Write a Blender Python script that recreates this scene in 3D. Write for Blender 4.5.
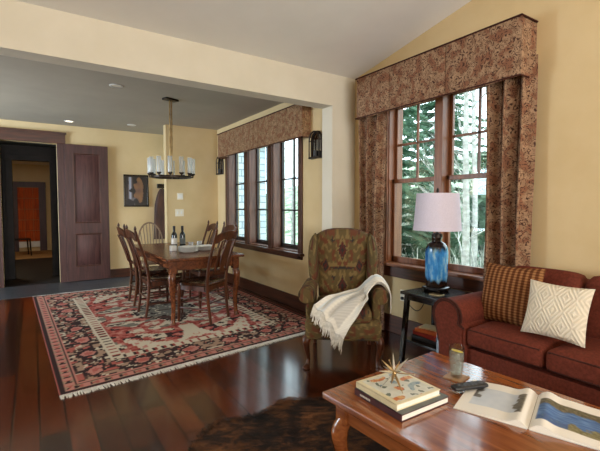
import bpy, bmesh, math, random
from mathutils import Vector, Matrix, noise
R = math.radians
PI = math.pi
S = bpy.context.scene
C = S.collection
for o in list(bpy.data.objects):
    bpy.data.objects.remove(o)

# ------------------------------------------------------------------ camera
cam_d = bpy.data.cameras.new('camera')
cam_d.sensor_width = 36.0
cam_d.lens = 24.0
cam_d.clip_start = 0.05
cam = bpy.data.objects.new('camera', cam_d)
cam.location = (0, 0, 1.35)
cam.rotation_euler = (R(90 - 2.8), 0, R(-33.7))
C.objects.link(cam)
S.camera = cam
# ------------------------------------------------------------------ sky
W = bpy.data.worlds.new('overcast_sky')
S.world = W
W.use_nodes = True
bg = W.node_tree.nodes['Background']
bg.inputs[0].default_value = (0.82, 0.92, 1.0, 1)
bg.inputs[1].default_value = 5.5
# ------------------------------------------------------------------ added area fills: behind the camera, dining side, far room
def area(name, loc, rot, sx, sy, e, col=(1, 1, 1)):
    l = bpy.data.lights.new(name, 'AREA')
    l.shape = 'RECTANGLE'
    l.size, l.size_y, l.energy, l.color = sx, sy, e, col
    o = bpy.data.objects.new(name, l)
    o.location, o.rotation_euler = loc, rot
    C.objects.link(o)
    return o
area('fill_light_back', (0.4, -3.9, 1.6), (R(134), 0, 0), 4.6, 1.6, 355, (1.0, 0.965, 0.905))  # added fill behind the camera, tilted up to brighten the ceiling
area('fill_light_dining', (-3.9, 6.3, 1.55), (R(92), 0, R(-55)), 2.2, 1.8, 350, (0.66, 0.83, 1.0))  # added cool fill that brightens the dining room and hall walls
area('passage_fill_light', (-1.35, 11.2, 2.45), (0, 0, 0), .6, .6, 20, (1.0, 0.88, 0.66))  # added warm fill for the far room, no fixture modelled
# ------------------------------------------------------------------ exposure
S.view_settings.view_transform = 'Standard'
S.view_settings.look = 'None'
S.view_settings.gamma = 1.0
S.view_settings.exposure = 0.07
S.view_settings.use_curve_mapping = False
S.cycles.use_denoising = True
S.cycles.max_bounces = 8
S.cycles.transparent_max_bounces = 16
S.cycles.sample_clamp_indirect = 6.0

# ------------------------------------------------------------------ materials
def lin(c):
    out = []
    for v in c[:3]:
        v /= 255.0
        out.append(v / 12.92 if v <= .04045 else ((v + .055) / 1.055) ** 2.4)
    return (out[0], out[1], out[2], 1.0)

class N:
    """small node helper"""
    def __init__(s, name):
        s.m = bpy.data.materials.new(name)
        s.m.use_nodes = True
        s.t = s.m.node_tree
        s.b = s.t.nodes['Principled BSDF']
        s.out = s.t.nodes['Material Output']
    def n(s, typ, **kw):
        x = s.t.nodes.new(typ)
        for k, v in kw.items():
            setattr(x, k, v)
        return x
    def l(s, a, b):
        s.t.links.new(a, b)
    def coord(s, scale=(1, 1, 1), rot=(0, 0, 0)):
        tc = s.n('ShaderNodeTexCoord')
        mp = s.n('ShaderNodeMapping')
        mp.inputs['Scale'].default_value = scale
        mp.inputs['Rotation'].default_value = rot
        s.l(tc.outputs['Object'], mp.inputs['Vector'])
        return mp.outputs['Vector']
    def noise(s, vec, scale, detail=4, rough=.55, dist=0):
        x = s.n('ShaderNodeTexNoise')
        x.inputs['Scale'].default_value = scale
        x.inputs['Detail'].default_value = detail
        x.inputs['Roughness'].default_value = rough
        x.inputs['Distortion'].default_value = dist
        s.l(vec, x.inputs['Vector'])
        return x.outputs['Fac']
    def ramp(s, fac, stops, interp='LINEAR'):
        r = s.n('ShaderNodeValToRGB')
        r.color_ramp.interpolation = interp
        el = r.color_ramp.elements
        while len(el) < len(stops):
            el.new(0.5)
        for e, (p, c) in zip(el, stops):
            e.position = p
            e.color = lin(c)
        s.l(fac, r.inputs['Fac'])
        return r.outputs['Color']
    def mix(s, a, b, fac, blend='MIX'):
        x = s.n('ShaderNodeMix', data_type='RGBA', blend_type=blend)
        for sock, v in ((x.inputs[6], a), (x.inputs[7], b), (x.inputs[0], fac)):
            if hasattr(v, 'links'):
                s.l(v, sock)
            else:
                sock.default_value = v
        return x.outputs[2]
    def bump(s, h, strength=.3, dist=.01):
        x = s.n('ShaderNodeBump')
        x.inputs['Strength'].default_value = strength
        x.inputs['Distance'].default_value = dist
        s.l(h, x.inputs['Height'])
        s.l(x.outputs['Normal'], s.b.inputs['Normal'])
    def fin(s, col, rough=.5, metal=0, spec=.5):
        if hasattr(col, 'links'):
            s.l(col, s.b.inputs['Base Color'])
        else:
            s.b.inputs['Base Color'].default_value = lin(col)
        s.b.inputs['Roughness'].default_value = rough
        s.b.inputs['Metallic'].default_value = metal
        s.b.inputs['Specular IOR Level'].default_value = spec
        return s.m

def mottled(name, c1, c2, scale=6, stretch=(1, 1, 1), rough=.5, bump=0, spec=.5, metal=0, dist=0, detail=4):
    k = N(name)
    v = k.coord(stretch)
    f = k.noise(v, scale, detail, dist=dist)
    col = k.ramp(f, [(.35, c1), (.65, c2)])
    if bump:
        k.bump(f, bump)
    return k.fin(col, rough, metal, spec)

def wood(name, c1, c2, axis=2, rough=.35, spec=.5):
    st = [14, 14, 14]
    st[axis] = 1.2
    return mottled(name, c1, c2, 2.2, tuple(st), rough, .06, spec, dist=.6)

def vcol(name, rough=.8, spec=.2, bump=0):
    k = N(name)
    a = k.n('ShaderNodeVertexColor', layer_name='Col')
    if bump:
        k.bump(k.noise(k.coord(), 260, 2), bump, .004)
    return k.fin(a.outputs['Color'], rough, 0, spec)

M = {}
M['wall'] = mottled('wall_plaster', (205, 180, 136), (210, 186, 143), 3, rough=.9, spec=.1)
M['beam'] = mottled('beam_plaster', (213, 205, 186), (218, 210, 192), 3, rough=.9, spec=.1)
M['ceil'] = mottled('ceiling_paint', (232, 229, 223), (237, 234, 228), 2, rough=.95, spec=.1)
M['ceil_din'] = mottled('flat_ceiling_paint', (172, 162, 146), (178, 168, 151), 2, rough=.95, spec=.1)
M['trimx'] = wood('trim_wood_x', (56, 28, 16), (84, 44, 26), 0, .4)
M['trimy'] = wood('trim_wood_y', (56, 28, 16), (84, 44, 26), 1, .4)
M['trimz'] = wood('trim_wood_z', (56, 28, 16), (84, 44, 26), 2, .4)
M['winy'] = wood('window_wood_y', (108, 62, 34), (140, 86, 52), 1, .4)
M['winz'] = wood('window_wood_z', (108, 62, 34), (140, 86, 52), 2, .4)
M['dwin'] = wood('casement_wood', (90, 58, 44), (126, 86, 68), 2, .4)
M['bar'] = mottled('dark_bar', (34, 30, 28), (44, 38, 34), 8, rough=.4)
M['door'] = wood('door_wood', (58, 33, 30), (82, 49, 44), 2, .42, .35)
M['door_in'] = wood('door_panel_wood', (62, 36, 34), (88, 54, 50), 2, .42, .35)
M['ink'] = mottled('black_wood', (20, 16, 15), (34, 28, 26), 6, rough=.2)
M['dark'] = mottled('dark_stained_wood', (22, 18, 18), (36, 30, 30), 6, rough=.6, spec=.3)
M['table'] = wood('dining_wood', (74, 38, 20), (118, 66, 36), 1, .25)
M['chair'] = wood('chair_wood', (52, 26, 14), (90, 47, 24), 2, .32)
M['windsor'] = wood('pale_chair_wood', (112, 88, 66), (142, 116, 90), 2, .5)
M['seat'] = mottled('dark_seat_wood', (40, 24, 18), (72, 42, 26), 5, (1, 6, 1), .2)
M['iron'] = mottled('dark_bronze', (36, 28, 23), (52, 41, 33), 9, rough=.45, metal=.6)
M['brass'] = mottled('aged_brass', (150, 124, 84), (190, 164, 118), 12, rough=.3, metal=.85)
M['silver'] = mottled('brushed_silver', (170, 164, 152), (205, 200, 188), 12, rough=.3, metal=.85)
M['white'] = mottled('white_ceramic', (222, 220, 214), (232, 230, 225), 6, rough=.3)
M['wax'] = mottled('white_wax', (232, 228, 216), (240, 236, 226), 6, rough=.5)
M['bottle'] = mottled('dark_bottle_glass', (14, 18, 16), (22, 27, 23), 5, rough=.08)
M['label'] = mottled('paper_label', (196, 190, 180), (214, 208, 198), 9, rough=.7)
M['foil'] = mottled('black_foil', (22, 18, 20), (32, 27, 28), 9, rough=.35)
M['plastic'] = mottled('black_plastic', (24, 24, 26), (34, 34, 37), 9, rough=.45)
M['key'] = mottled('grey_rubber', (66, 66, 70), (80, 80, 84), 9, rough=.6)
M['ivory'] = mottled('ivory_plastic', (226, 218, 196), (232, 224, 204), 6, rough=.5)
M['paper'] = mottled('page_paper', (226, 222, 212), (236, 232, 222), 20, (1, 1, 30), rough=.7)
M['maroon'] = mottled('maroon_cloth', (56, 20, 24), (72, 28, 32), 30, rough=.6)
M['greybook'] = mottled('grey_cover', (80, 84, 82), (98, 102, 98), 12, rough=.5)
M['creambook'] = mottled('cream_cover', (208, 196, 160), (222, 211, 176), 12, rough=.5)
M['orange'] = mottled('orange_cover', (200, 96, 44), (222, 122, 66), 12, rough=.5)
M['red'] = mottled('red_cover', (156, 44, 30), (180, 60, 42), 12, rough=.5)
M['blackbook'] = mottled('black_cover', (22, 20, 22), (36, 32, 33), 12, rough=.5)
M['sofa'] = mottled('rust_chenille', (86, 37, 24), (106, 48, 34), 60, rough=.85, bump=.15, spec=.2)
M['welt'] = mottled('dark_welt', (54, 25, 18), (70, 34, 25), 60, rough=.8, spec=.2)
M['ctable'] = wood('honey_wood', (112, 58, 27), (150, 87, 46), 1, .16, .7)
M['cable'] = mottled('black_cord', (18, 18, 18), (28, 28, 28), 20, rough=.5)
M['fringe'] = mottled('white_fringe', (186, 182, 172), (212, 208, 198), 40, rough=.9, spec=.1)
M['shade'] = mottled('lilac_grey_linen', (200, 192, 206), (209, 201, 215), 120, rough=.9, spec=.1)
M['siding'] = None
M['bark'] = mottled('brown_bark', (70, 58, 48), (100, 86, 72), 10, (1, 1, .3), .9, .3, .1)
M['palebark'] = mottled('pale_bark', (140, 138, 132), (184, 182, 176), 6, (1, 1, 2), .9, 0, .1)
M['needle'] = mottled('spruce_needles', (62, 92, 72), (120, 150, 124), 3, rough=.85, spec=.1)
M['needle_pale'] = mottled('frosted_needles', (110, 140, 116), (166, 186, 164), 3, rough=.85, spec=.1)
M['brush'] = mottled('hill_brush', (96, 116, 88), (176, 186, 164), 1.2, rough=.95, spec=.05)
M['twig'] = mottled('pale_twigs', (150, 150, 136), (196, 196, 184), 3, rough=.9, spec=.1)

def floor_mat():
    k = N('dark_plank_floor')
    v = k.coord((1, 1, 1), (0, 0, R(90)))
    br = k.n('ShaderNodeTexBrick', offset=.37, offset_frequency=2)
    for nm, val in (('Scale', 1.0), ('Mortar Size', .005), ('Mortar Smooth', .1), ('Bias', 0.0), ('Brick Width', 1.15), ('Row Height', .142)):
        br.inputs[nm].default_value = val
    br.inputs['Color1'].default_value = lin((46, 21, 11))
    br.inputs['Color2'].default_value = lin((100, 44, 17))
    br.inputs['Mortar'].default_value = lin((10, 4, 3))
    k.l(v, br.inputs['Vector'])
    g = k.noise(k.coord((22, 1.3, 1)), 2.0, 5, dist=.5)
    gc = k.ramp(g, [(.3, (170, 160, 155)), (.7, (255, 250, 245))])
    col = k.mix(br.outputs['Color'], gc, .7, 'MULTIPLY')
    k.bump(br.outputs['Fac'], .25, -.003)
    k.b.inputs['Coat Weight'].default_value = .25
    k.b.inputs['Coat Roughness'].default_value = .12
    return k.fin(col, .17, 0, .8)
M['floor'] = floor_mat()

def tile_mat():
    k = N('slate_tile')
    br = k.n('ShaderNodeTexBrick', offset=.5)
    for nm, val in (('Scale', 1.0), ('Mortar Size', .006), ('Brick Width', .6), ('Row Height', .45)):
        br.inputs[nm].default_value = val
    br.inputs['Color1'].default_value = lin((62, 64, 68))
    br.inputs['Color2'].default_value = lin((82, 84, 88))
    br.inputs['Mortar'].default_value = lin((40, 40, 42))
    k.l(k.coord(), br.inputs['Vector'])
    f = k.noise(k.coord(), 9)
    col = k.mix(br.outputs['Color'], k.ramp(f, [(.3, (190, 190, 190)), (.7, (255, 255, 255))]), 1.0, 'MULTIPLY')
    return k.fin(col, .35)
M['tile'] = tile_mat()

def siding_mat():
    k = N('grey_shingle_siding')
    br = k.n('ShaderNodeTexBrick', offset=.43)
    for nm, val in (('Scale', 1.0), ('Mortar Size', .012), ('Brick Width', .5), ('Row Height', .16)):
        br.inputs[nm].default_value = val
    br.inputs['Color1'].default_value = lin((176, 190, 196))
    br.inputs['Color2'].default_value = lin((196, 208, 212))
    br.inputs['Mortar'].default_value = lin((120, 132, 138))
    k.l(k.coord((1, 1, 1), (R(90), 0, 0)), br.inputs['Vector'])
    return k.fin(br.outputs['Color'], .8)
M['siding'] = siding_mat()

def paisley(name, base=((138, 108, 84), (164, 133, 105)), dark=(70, 46, 38), rust=(130, 90, 68), scale=1.9):
    k = N(name)
    v = k.coord((1, 1, 1))
    warp = k.n('ShaderNodeTexNoise')
    warp.inputs['Scale'].default_value = 5 * scale
    k.l(v, warp.inputs['Vector'])
    wv = k.n('ShaderNodeVectorMath', operation='MULTIPLY_ADD')
    wv.inputs[1].default_value = (.16, .16, .16)
    k.l(warp.outputs['Color'], wv.inputs[0])
    k.l(v, wv.inputs[2])
    vo = k.n('ShaderNodeTexVoronoi', feature='F1')
    vo.inputs['Scale'].default_value = 11 * scale
    k.l(wv.outputs[0], vo.inputs['Vector'])
    wave = k.n('ShaderNodeMath', operation='SINE')
    mul = k.n('ShaderNodeMath', operation='MULTIPLY')
    mul.inputs[1].default_value = 21
    k.l(vo.outputs['Distance'], mul.inputs[0])
    k.l(mul.outputs[0], wave.inputs[0])
    b = k.ramp(k.noise(v, 14 * scale), [(.4, base[0]), (.6, base[1])])
    ru = k.ramp(k.noise(v, 7 * scale, 2), [(.5, (0, 0, 0)), (.58, (255, 255, 255))])
    c = k.mix(b, lin(rust), ru)
    da = k.ramp(wave.outputs[0], [(.25, (0, 0, 0)), (.65, (255, 255, 255))])
    n2 = k.ramp(k.noise(v, 26 * scale, 3), [(.41, (0, 0, 0)), (.51, (255, 255, 255))])
    dm = k.mix(da, n2, 1.0, 'MULTIPLY')
    c = k.mix(c, lin(dark), dm)
    return k.fin(c, .9, 0, .1)
M['paisley'] = paisley('paisley_fabric')
M['paisley_din'] = paisley('woven_valance_fabric', ((140, 110, 80), (164, 132, 100)), (82, 56, 42), (136, 96, 70), 2.3)

def cowhide():
    k = N('brindle_cowhide')
    v = k.coord((1, 1, 1), (0, 0, R(25)))
    big = k.noise(v, 2.6, 3, .5, .8)
    st = k.n('ShaderNodeMapping')
    st.inputs['Scale'].default_value = (5, 11, 1)
    st.inputs['Rotation'].default_value = (0, 0, R(20))
    k.l(v, st.inputs['Vector'])
    streak = k.noise(st.outputs[0], 1.6, 4, .6, 1.2)
    add = k.n('ShaderNodeMath', operation='ADD')
    k.l(big, add.inputs[0])
    k.l(streak, add.inputs[1])
    hf = k.n('ShaderNodeMath', operation='MULTIPLY')
    hf.inputs[1].default_value = .5
    k.l(add.outputs[0], hf.inputs[0])
    col = k.ramp(hf.outputs[0], [(.38, (18, 13, 11)), (.47, (44, 29, 20)), (.56, (92, 57, 31)), (.68, (130, 84, 46))])
    k.bump(k.noise(k.coord(), 180, 2), .6, .01)
    return k.fin(col, .7, 0, .2)
M['cow'] = cowhide()

def lamp_glaze():
    k = N('blue_drip_glaze')
    tc = k.n('ShaderNodeTexCoord')
    sp = k.n('ShaderNodeSeparateXYZ')
    k.l(tc.outputs['Object'], sp.inputs[0])
    nz = k.noise(k.coord((1, 1, .35)), 26, 4)
    ad = k.n('ShaderNodeMath', operation='MULTIPLY_ADD')
    ad.inputs[1].default_value = .11
    k.l(nz, ad.inputs[0])
    k.l(sp.outputs['Z'], ad.inputs[2])
    blue = k.ramp(k.noise(k.coord((1, 1, .4)), 18, 5), [(.32, (28, 84, 148)), (.5, (58, 132, 190)), (.66, (150, 186, 196))])
    mask = k.ramp(ad.outputs[0], [(.0, (0, 0, 0)), (.135, (0, 0, 0)), (.16, (255, 255, 255)), (.425, (255, 255, 255)), (.445, (0, 0, 0))])
    grey = k.ramp(ad.outputs[0], [(.14, (120, 112, 98)), (.18, (255, 255, 255)), (.39, (255, 255, 255)), (.43, (120, 112, 98))])
    c = k.mix(blue, grey, 1.0, 'MULTIPLY')
    c = k.mix(lin((34, 22, 16)), c, mask)
    return k.fin(c, .12)
M['glaze'] = lamp_glaze()

def plaid():
    k = N('brown_woven_plaid')
    v = k.coord()
    sp = k.n('ShaderNodeSeparateXYZ')
    k.l(v, sp.inputs[0])
    def stripes(ax, freq, stops):
        m = k.n('ShaderNodeMath', operation='MULTIPLY')
        m.inputs[1].default_value = freq
        k.l(sp.outputs[ax], m.inputs[0])
        s = k.n('ShaderNodeMath', operation='SINE')
        k.l(m.outputs[0], s.inputs[0])
        mr = k.n('ShaderNodeMapRange')
        mr.inputs[1].default_value = -1
        k.l(s.outputs[0], mr.inputs[0])
        return k.ramp(mr.outputs[0], stops)
    a = stripes('X', 2 * PI / .036, [(.25, (98, 58, 34)), (.5, (126, 80, 47)), (.85, (150, 106, 68))])
    b = stripes('Z', 2 * PI / .018, [(.3, (200, 190, 182)), (.7, (255, 255, 255))])
    c = k.mix(a, b, .9, 'MULTIPLY')
    return k.fin(c, .9, 0, .1)
M['plaid'] = plaid()

def diamond_knit():
    k = N('cream_diamond_knit')
    v = k.coord()
    sp = k.n('ShaderNodeSeparateXYZ')
    k.l(v, sp.inputs[0])
    def tri(ax, per):
        m = k.n('ShaderNodeMath', operation='PINGPONG')
        m.inputs[1].default_value = per
        a = k.n('ShaderNodeMath', operation='ADD')
        a.inputs[1].default_value = 5 * per * 2
        k.l(sp.outputs[ax], a.inputs[0])
        k.l(a.outputs[0], m.inputs[0])
        d = k.n('ShaderNodeMath', operation='DIVIDE')
        d.inputs[1].default_value = per
        k.l(m.outputs[0], d.inputs[0])
        return d.outputs[0]
    s = k.n('ShaderNodeMath', operation='ADD')
    k.l(tri('X', .055), s.inputs[0])
    k.l(tri('Z', .085), s.inputs[1])
    m = k.n('ShaderNodeMath', operation='MULTIPLY')
    m.inputs[1].default_value = 2 * PI * 2.5
    k.l(s.outputs[0], m.inputs[0])
    si = k.n('ShaderNodeMath', operation='SINE')
    k.l(m.outputs[0], si.inputs[0])
    mr = k.n('ShaderNodeMapRange')
    mr.inputs[1].default_value = -1
    k.l(si.outputs[0], mr.inputs[0])
    c = k.ramp(mr.outputs[0], [(.3, (206, 195, 174)), (.7, (220, 209, 189))])
    k.bump(mr.outputs[0], .5, .006)
    return k.fin(c, .95, 0, .1)
M['knit'] = diamond_knit()

def glassy(name, tint=(245, 248, 250), gloss=.08, white=0.0):
    k = N(name)
    tr = k.n('ShaderNodeBsdfTransparent')
    tr.inputs[0].default_value = lin(tint)
    gl = k.n('ShaderNodeBsdfGlossy')
    gl.inputs['Roughness'].default_value = .03
    lw = k.n('ShaderNodeLayerWeight')
    fr = k.n('ShaderNodeMath', operation='POWER')
    fr.inputs[1].default_value = 4.0
    k.l(lw.outputs['Facing'], fr.inputs[0])
    fr2 = k.n('ShaderNodeMath', operation='MULTIPLY_ADD')
    fr2.inputs[1].default_value = .8
    fr2.inputs[2].default_value = .05
    k.l(fr.outputs[0], fr2.inputs[0])
    fr = fr2
    mx = k.n('ShaderNodeMixShader')
    mu = k.n('ShaderNodeMath', operation='MULTIPLY')
    mu.inputs[1].default_value = gloss
    k.l(fr.outputs[0], mu.inputs[0])
    k.l(mu.outputs[0], mx.inputs[0])
    k.l(tr.outputs[0], mx.inputs[1])
    k.l(gl.outputs[0], mx.inputs[2])
    res = mx.outputs[0]
    if white:
        df = k.n('ShaderNodeBsdfTranslucent')
        df.inputs[0].default_value = (.95, .95, .95, 1)
        d2 = k.n('ShaderNodeBsdfDiffuse')
        d2.inputs[0].default_value = (.95, .95, .95, 1)
        m0 = k.n('ShaderNodeMixShader')
        k.l(df.outputs[0], m0.inputs[1])
        k.l(d2.outputs[0], m0.inputs[2])
        m2 = k.n('ShaderNodeMixShader')
        m2.inputs[0].default_value = white
        k.l(res, m2.inputs[1])
        k.l(m0.outputs[0], m2.inputs[2])
        res = m2.outputs[0]
    k.l(res, k.out.inputs['Surface'])
    return k.m
M['pane'] = glassy('window_glass', (240, 246, 246), .5)
M['glass'] = glassy('clear_glass', (244, 246, 244), .8)
M['seedglass'] = glassy('seeded_glass', (245, 247, 247), .9, .27)
M['ice'] = glassy('ice_water', (246, 248, 246), .8, .2)
M['mirror'] = mottled('mirror_back', (150, 150, 150), (170, 170, 168), 4, rough=.08, metal=1)

def emit(name, col, e):
    k = N(name)
    k.b.inputs['Emission Color'].default_value = lin(col)
    k.b.inputs['Emission Strength'].default_value = e
    return k.fin(col, .6)
M['bulb'] = emit('lit_bulb', (255, 240, 214), 3.0)

# ------------------------------------------------------------------ mesh builder
def catmull(pts, n=6):
    P = [Vector(p) for p in pts]
    Q = [2 * P[0] - P[1]] + P + [2 * P[-1] - P[-2]]
    out = []
    for i in range(1, len(Q) - 2):
        a, b, c, d = Q[i - 1], Q[i], Q[i + 1], Q[i + 2]
        for k in range(n):
            t = k / n
            out.append(.5 * (2 * b + (c - a) * t + (2 * a - 5 * b + 4 * c - d) * t * t + (3 * b - a - 3 * c + d) * t ** 3))
    out.append(P[-1])
    return out

class MB:
    def __init__(s):
        s.v, s.f, s.wn = [], [], False
    def add(s, vs, fs, mat=None):
        k = len(s.v)
        s.v += [tuple(mat @ Vector(p)) if mat else tuple(p) for p in vs]
        s.f += [tuple(i + k for i in f) for f in fs]
        return s
    def bm(s, b, mat=None):
        b.verts.index_update()
        s.add([v.co.copy() for v in b.verts], [[v.index for v in f.verts] for f in b.faces], mat)
        b.free()
        return s
    def box(s, c, d, rot=(0, 0, 0), bev=0, seg=2):
        b = bmesh.new()
        bmesh.ops.create_cube(b, size=1)
        bmesh.ops.scale(b, vec=d, verts=b.verts)
        if bev:
            s.wn = True
            bmesh.ops.bevel(b, geom=b.edges[:], offset=bev, segments=seg, affect='EDGES', profile=.5)
        from mathutils import Euler
        return s.bm(b, Matrix.Translation(c) @ Euler(rot).to_matrix().to_4x4())
    def b2(s, a, b, bev=0):
        return s.box([(a[i] + b[i]) / 2 for i in range(3)], [abs(b[i] - a[i]) for i in range(3)], bev=bev)
    def rbox(s, c, d, r, crown=0, n=10, rot=(0, 0, 0), wob=0):
        """soft rounded block, top and bottom crowned"""
        b = bmesh.new()
        bmesh.ops.create_cube(b, size=2)
        bmesh.ops.subdivide_edges(b, edges=b.edges[:], cuts=n, use_grid_fill=True)
        h = Vector(d) / 2
        for v in b.verts:
            q = v.co.copy()
            p = Vector((q.x * h.x, q.y * h.y, q.z * h.z))
            inner = Vector([max(-(h[i] - r), min(h[i] - r, p[i])) for i in range(3)])
            e = p - inner
            if e.length > 1e-9:
                p = inner + e.normalized() * r
            k = (1 - q.x ** 4) * (1 - q.y ** 4)
            p.z += crown * k * (1 if q.z > 0 else 0) * abs(q.z)
            if wob:
                p += Vector((0, 0, wob * noise.noise(p * 9)))
            v.co = p
        from mathutils import Euler
        return s.bm(b, Matrix.Translation(c) @ Euler(rot).to_matrix().to_4x4())
    def pillow(s, c, w, h, t, rot=(0, 0, 0), n=18, seed=0):
        """square scatter cushion standing in the XZ plane"""
        vs, fs = [], []
        for side in (1, -1):
            for i in range(n + 1):
                for j in range(n + 1):
                    u, v = 2 * i / n - 1, 2 * j / n - 1
                    k = max(0, (1 - u ** 2) * (1 - v ** 2)) ** .42
                    x = u * w / 2 * (1 - .07 * (1 - v * v) * abs(u) ** 3)
                    z = v * h / 2 * (1 - .07 * (1 - u * u) * abs(v) ** 3)
                    y = side * t / 2 * k * (1 + .12 * noise.noise(Vector((u * 1.4 + seed, v * 1.4, side))))
                    vs.append((x, y, z))
        m = n + 1
        for sd in (0, 1):
            o = sd * m * m
            for i in range(n):
                for j in range(n):
                    q = [o + i * m + j, o + (i + 1) * m + j, o + (i + 1) * m + j + 1, o + i * m + j + 1]
                    fs.append(q if sd == 0 else q[::-1])
        from mathutils import Euler
        return s.add(vs, fs, Matrix.Translation(c) @ Euler(rot).to_matrix().to_4x4())
    def tube(s, pts, r, seg=8, cap=True, smooth=0, flat=1.0):
        P = catmull(pts, smooth) if smooth else [Vector(p) for p in pts]
        n = len(P)
        if not hasattr(r, '__len__'):
            rr = [r] * n
        else:
            rr = []
            for i in range(n):
                t = i / (n - 1) * (len(r) - 1)
                a = min(int(t), len(r) - 2)
                rr.append(r[a] + (r[a + 1] - r[a]) * (t - a))
        vs, fs = [], []
        T = (P[1] - P[0]).normalized()
        up = Vector((0, 0, 1)) if abs(T.z) < .9 else Vector((0, 1, 0))
        U = T.cross(up).normalized()
        for i in range(n):
            if i == 0: T = P[1] - P[0]
            elif i == n - 1: T = P[-1] - P[-2]
            else: T = P[i + 1] - P[i - 1]
            T.normalize()
            U = (U - T * U.dot(T))
            U.normalize()
            V = T.cross(U)
            for k in range(seg):
                a = 2 * PI * k / seg
                vs.append(P[i] + (U * math.cos(a) + V * math.sin(a) * flat) * rr[i])
        for i in range(n - 1):
            for k in range(seg):
                k2 = (k + 1) % seg
                fs.append((i * seg + k, i * seg + k2, (i + 1) * seg + k2, (i + 1) * seg + k))
        if cap:
            fs.append(tuple(range(seg))[::-1])
            fs.append(tuple((n - 1) * seg + k for k in range(seg)))
        return s.add(vs, fs)
    def lathe(s, prof, c=(0, 0, 0), seg=24, sq=0, capb=True, capt=True, rot=None):
        vs, fs = [], []
        for (r, z) in prof:
            for k in range(seg):
                a = 2 * PI * k / seg
                q = 1
                if sq:
                    q = 1 + sq * (1 / max(abs(math.cos(a)), abs(math.sin(a))) - 1)
                vs.append((r * q * math.cos(a), r * q * math.sin(a), z))
        for i in range(len(prof) - 1):
            for k in range(seg):
                k2 = (k + 1) % seg
                fs.append((i * seg + k, i * seg + k2, (i + 1) * seg + k2, (i + 1) * seg + k))
        if capb: fs.append(tuple(range(seg))[::-1])
        if capt: fs.append(tuple((len(prof) - 1) * seg + k for k in range(seg)))
        mt = Matrix.Translation(c)
        if rot is not None:
            mt = mt @ rot
        return s.add(vs, fs, mt)
    def prism(s, poly, d0, d1, axis='x'):
        """outline (two other axes in order) pushed along axis"""
        n = len(poly)
        def pt(a, b, d):
            return {'x': (d, a, b), 'y': (a, d, b), 'z': (a, b, d)}[axis]
        vs = [pt(a, b, d0) for a, b in poly] + [pt(a, b, d1) for a, b in poly]
        fs = [tuple(range(n))[::-1], tuple(range(n, 2 * n))]
        for i in range(n):
            j = (i + 1) % n
            fs.append((i, j, n + j, n + i))
        return s.add(vs, fs)
    def grid(s, fn, nu, nv, thick=0, closed=False):
        vs, fs = [], []
        for i in range(nu + 1):
            for j in range(nv + 1):
                vs.append(Vector(fn(i / nu, j / nv)))
        m = nv + 1
        for i in range(nu):
            for j in range(nv):
                fs.append((i * m + j, (i + 1) * m + j, (i + 1) * m + j + 1, i * m + j + 1))
        if thick:
            nor = [Vector() for _ in vs]
            for f in fs:
                a = (vs[f[1]] - vs[f[0]]).cross(vs[f[3]] - vs[f[0]])
                for i in f: nor[i] += a
            k = len(vs)
            vs += [v - nn.normalized() * thick if nn.length > 0 else v.copy() for v, nn in zip(vs, nor)]
            fs += [tuple(i + k for i in f[::-1]) for f in fs[:]]
            ed = [i * m for i in range(nu + 1)] + [nu * m + j for j in range(1, nv + 1)] + [i * m + nv for i in range(nu - 1, -1, -1)] + [j for j in range(nv - 1, 0, -1)]
            for a, b in zip(ed, ed[1:] + ed[:1]):
                fs.append((b, a, a + k, b + k))
        return s.add(vs, fs)
    def build(s, name, mat, parent=None, ang=35, fix=True):
        me = bpy.data.meshes.new(name)
        me.from_pydata([tuple(v) for v in s.v], [], s.f)
        if fix:
            b = bmesh.new()
            b.from_mesh(me)
            bmesh.ops.recalc_face_normals(b, faces=b.faces[:])
            b.to_mesh(me)
            b.free()
        me.materials.append(mat)
        for p in me.polygons:
            p.use_smooth = True
        me.set_sharp_from_angle(angle=R(ang))
        if s.wn and len(me.polygons) < 4000:      # keep the broad faces of bevelled pieces flat
            at = {}
            for p in me.polygons:
                for i in p.vertices: at.setdefault(i, []).append(p)
            nor = []
            for p in me.polygons:
                for li in p.loop_indices:
                    a = Vector()
                    for q in at[me.loops[li].vertex_index]:
                        if q.normal.dot(p.normal) > .7: a += q.normal * q.area ** 1.5
                    nor.append(a.normalized() if a.length > 1e-12 else p.normal.copy())
            me.normals_split_custom_set(nor)
        o = bpy.data.objects.new(name, me)
        C.objects.link(o)
        if parent: o.parent = parent
        return o

def paint(o, fn):
    """per-vertex woven or printed colour, sRGB 0-255"""
    a = o.data.color_attributes.new('Col', 'FLOAT_COLOR', 'POINT')
    for i, v in enumerate(o.data.vertices):
        a.data[i].color = lin(fn(i, v.co))

def tag(o, label=None, cat=None, group=None, kind=None):
    if label: o['label'] = label
    if cat: o['category'] = cat
    if group: o['group'] = group
    if kind: o['kind'] = kind
    return o
def thing(name, label, cat, loc=(0, 0, 0), rz=0, group=None):
    o = bpy.data.objects.new(name, None)
    o.empty_display_size = .1
    o.location = loc
    o.rotation_euler = (0, 0, R(rz))
    C.objects.link(o)
    return tag(o, label, cat, group)
def dup(o, loc, rz, label, group=None):
    def cp(a, p):
        c = a.copy()
        C.objects.link(c)
        if p: c.parent = p
        for ch in a.children: cp(ch, c)
        return c
    c = cp(o, None)
    c.location = loc
    c.rotation_euler = (0, 0, R(rz))
    c['label'] = label
    if group: c['group'] = group
    return c
def struct(o, parent=None):
    o['kind'] = 'structure'
    if parent: o.parent = parent
    return o

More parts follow.
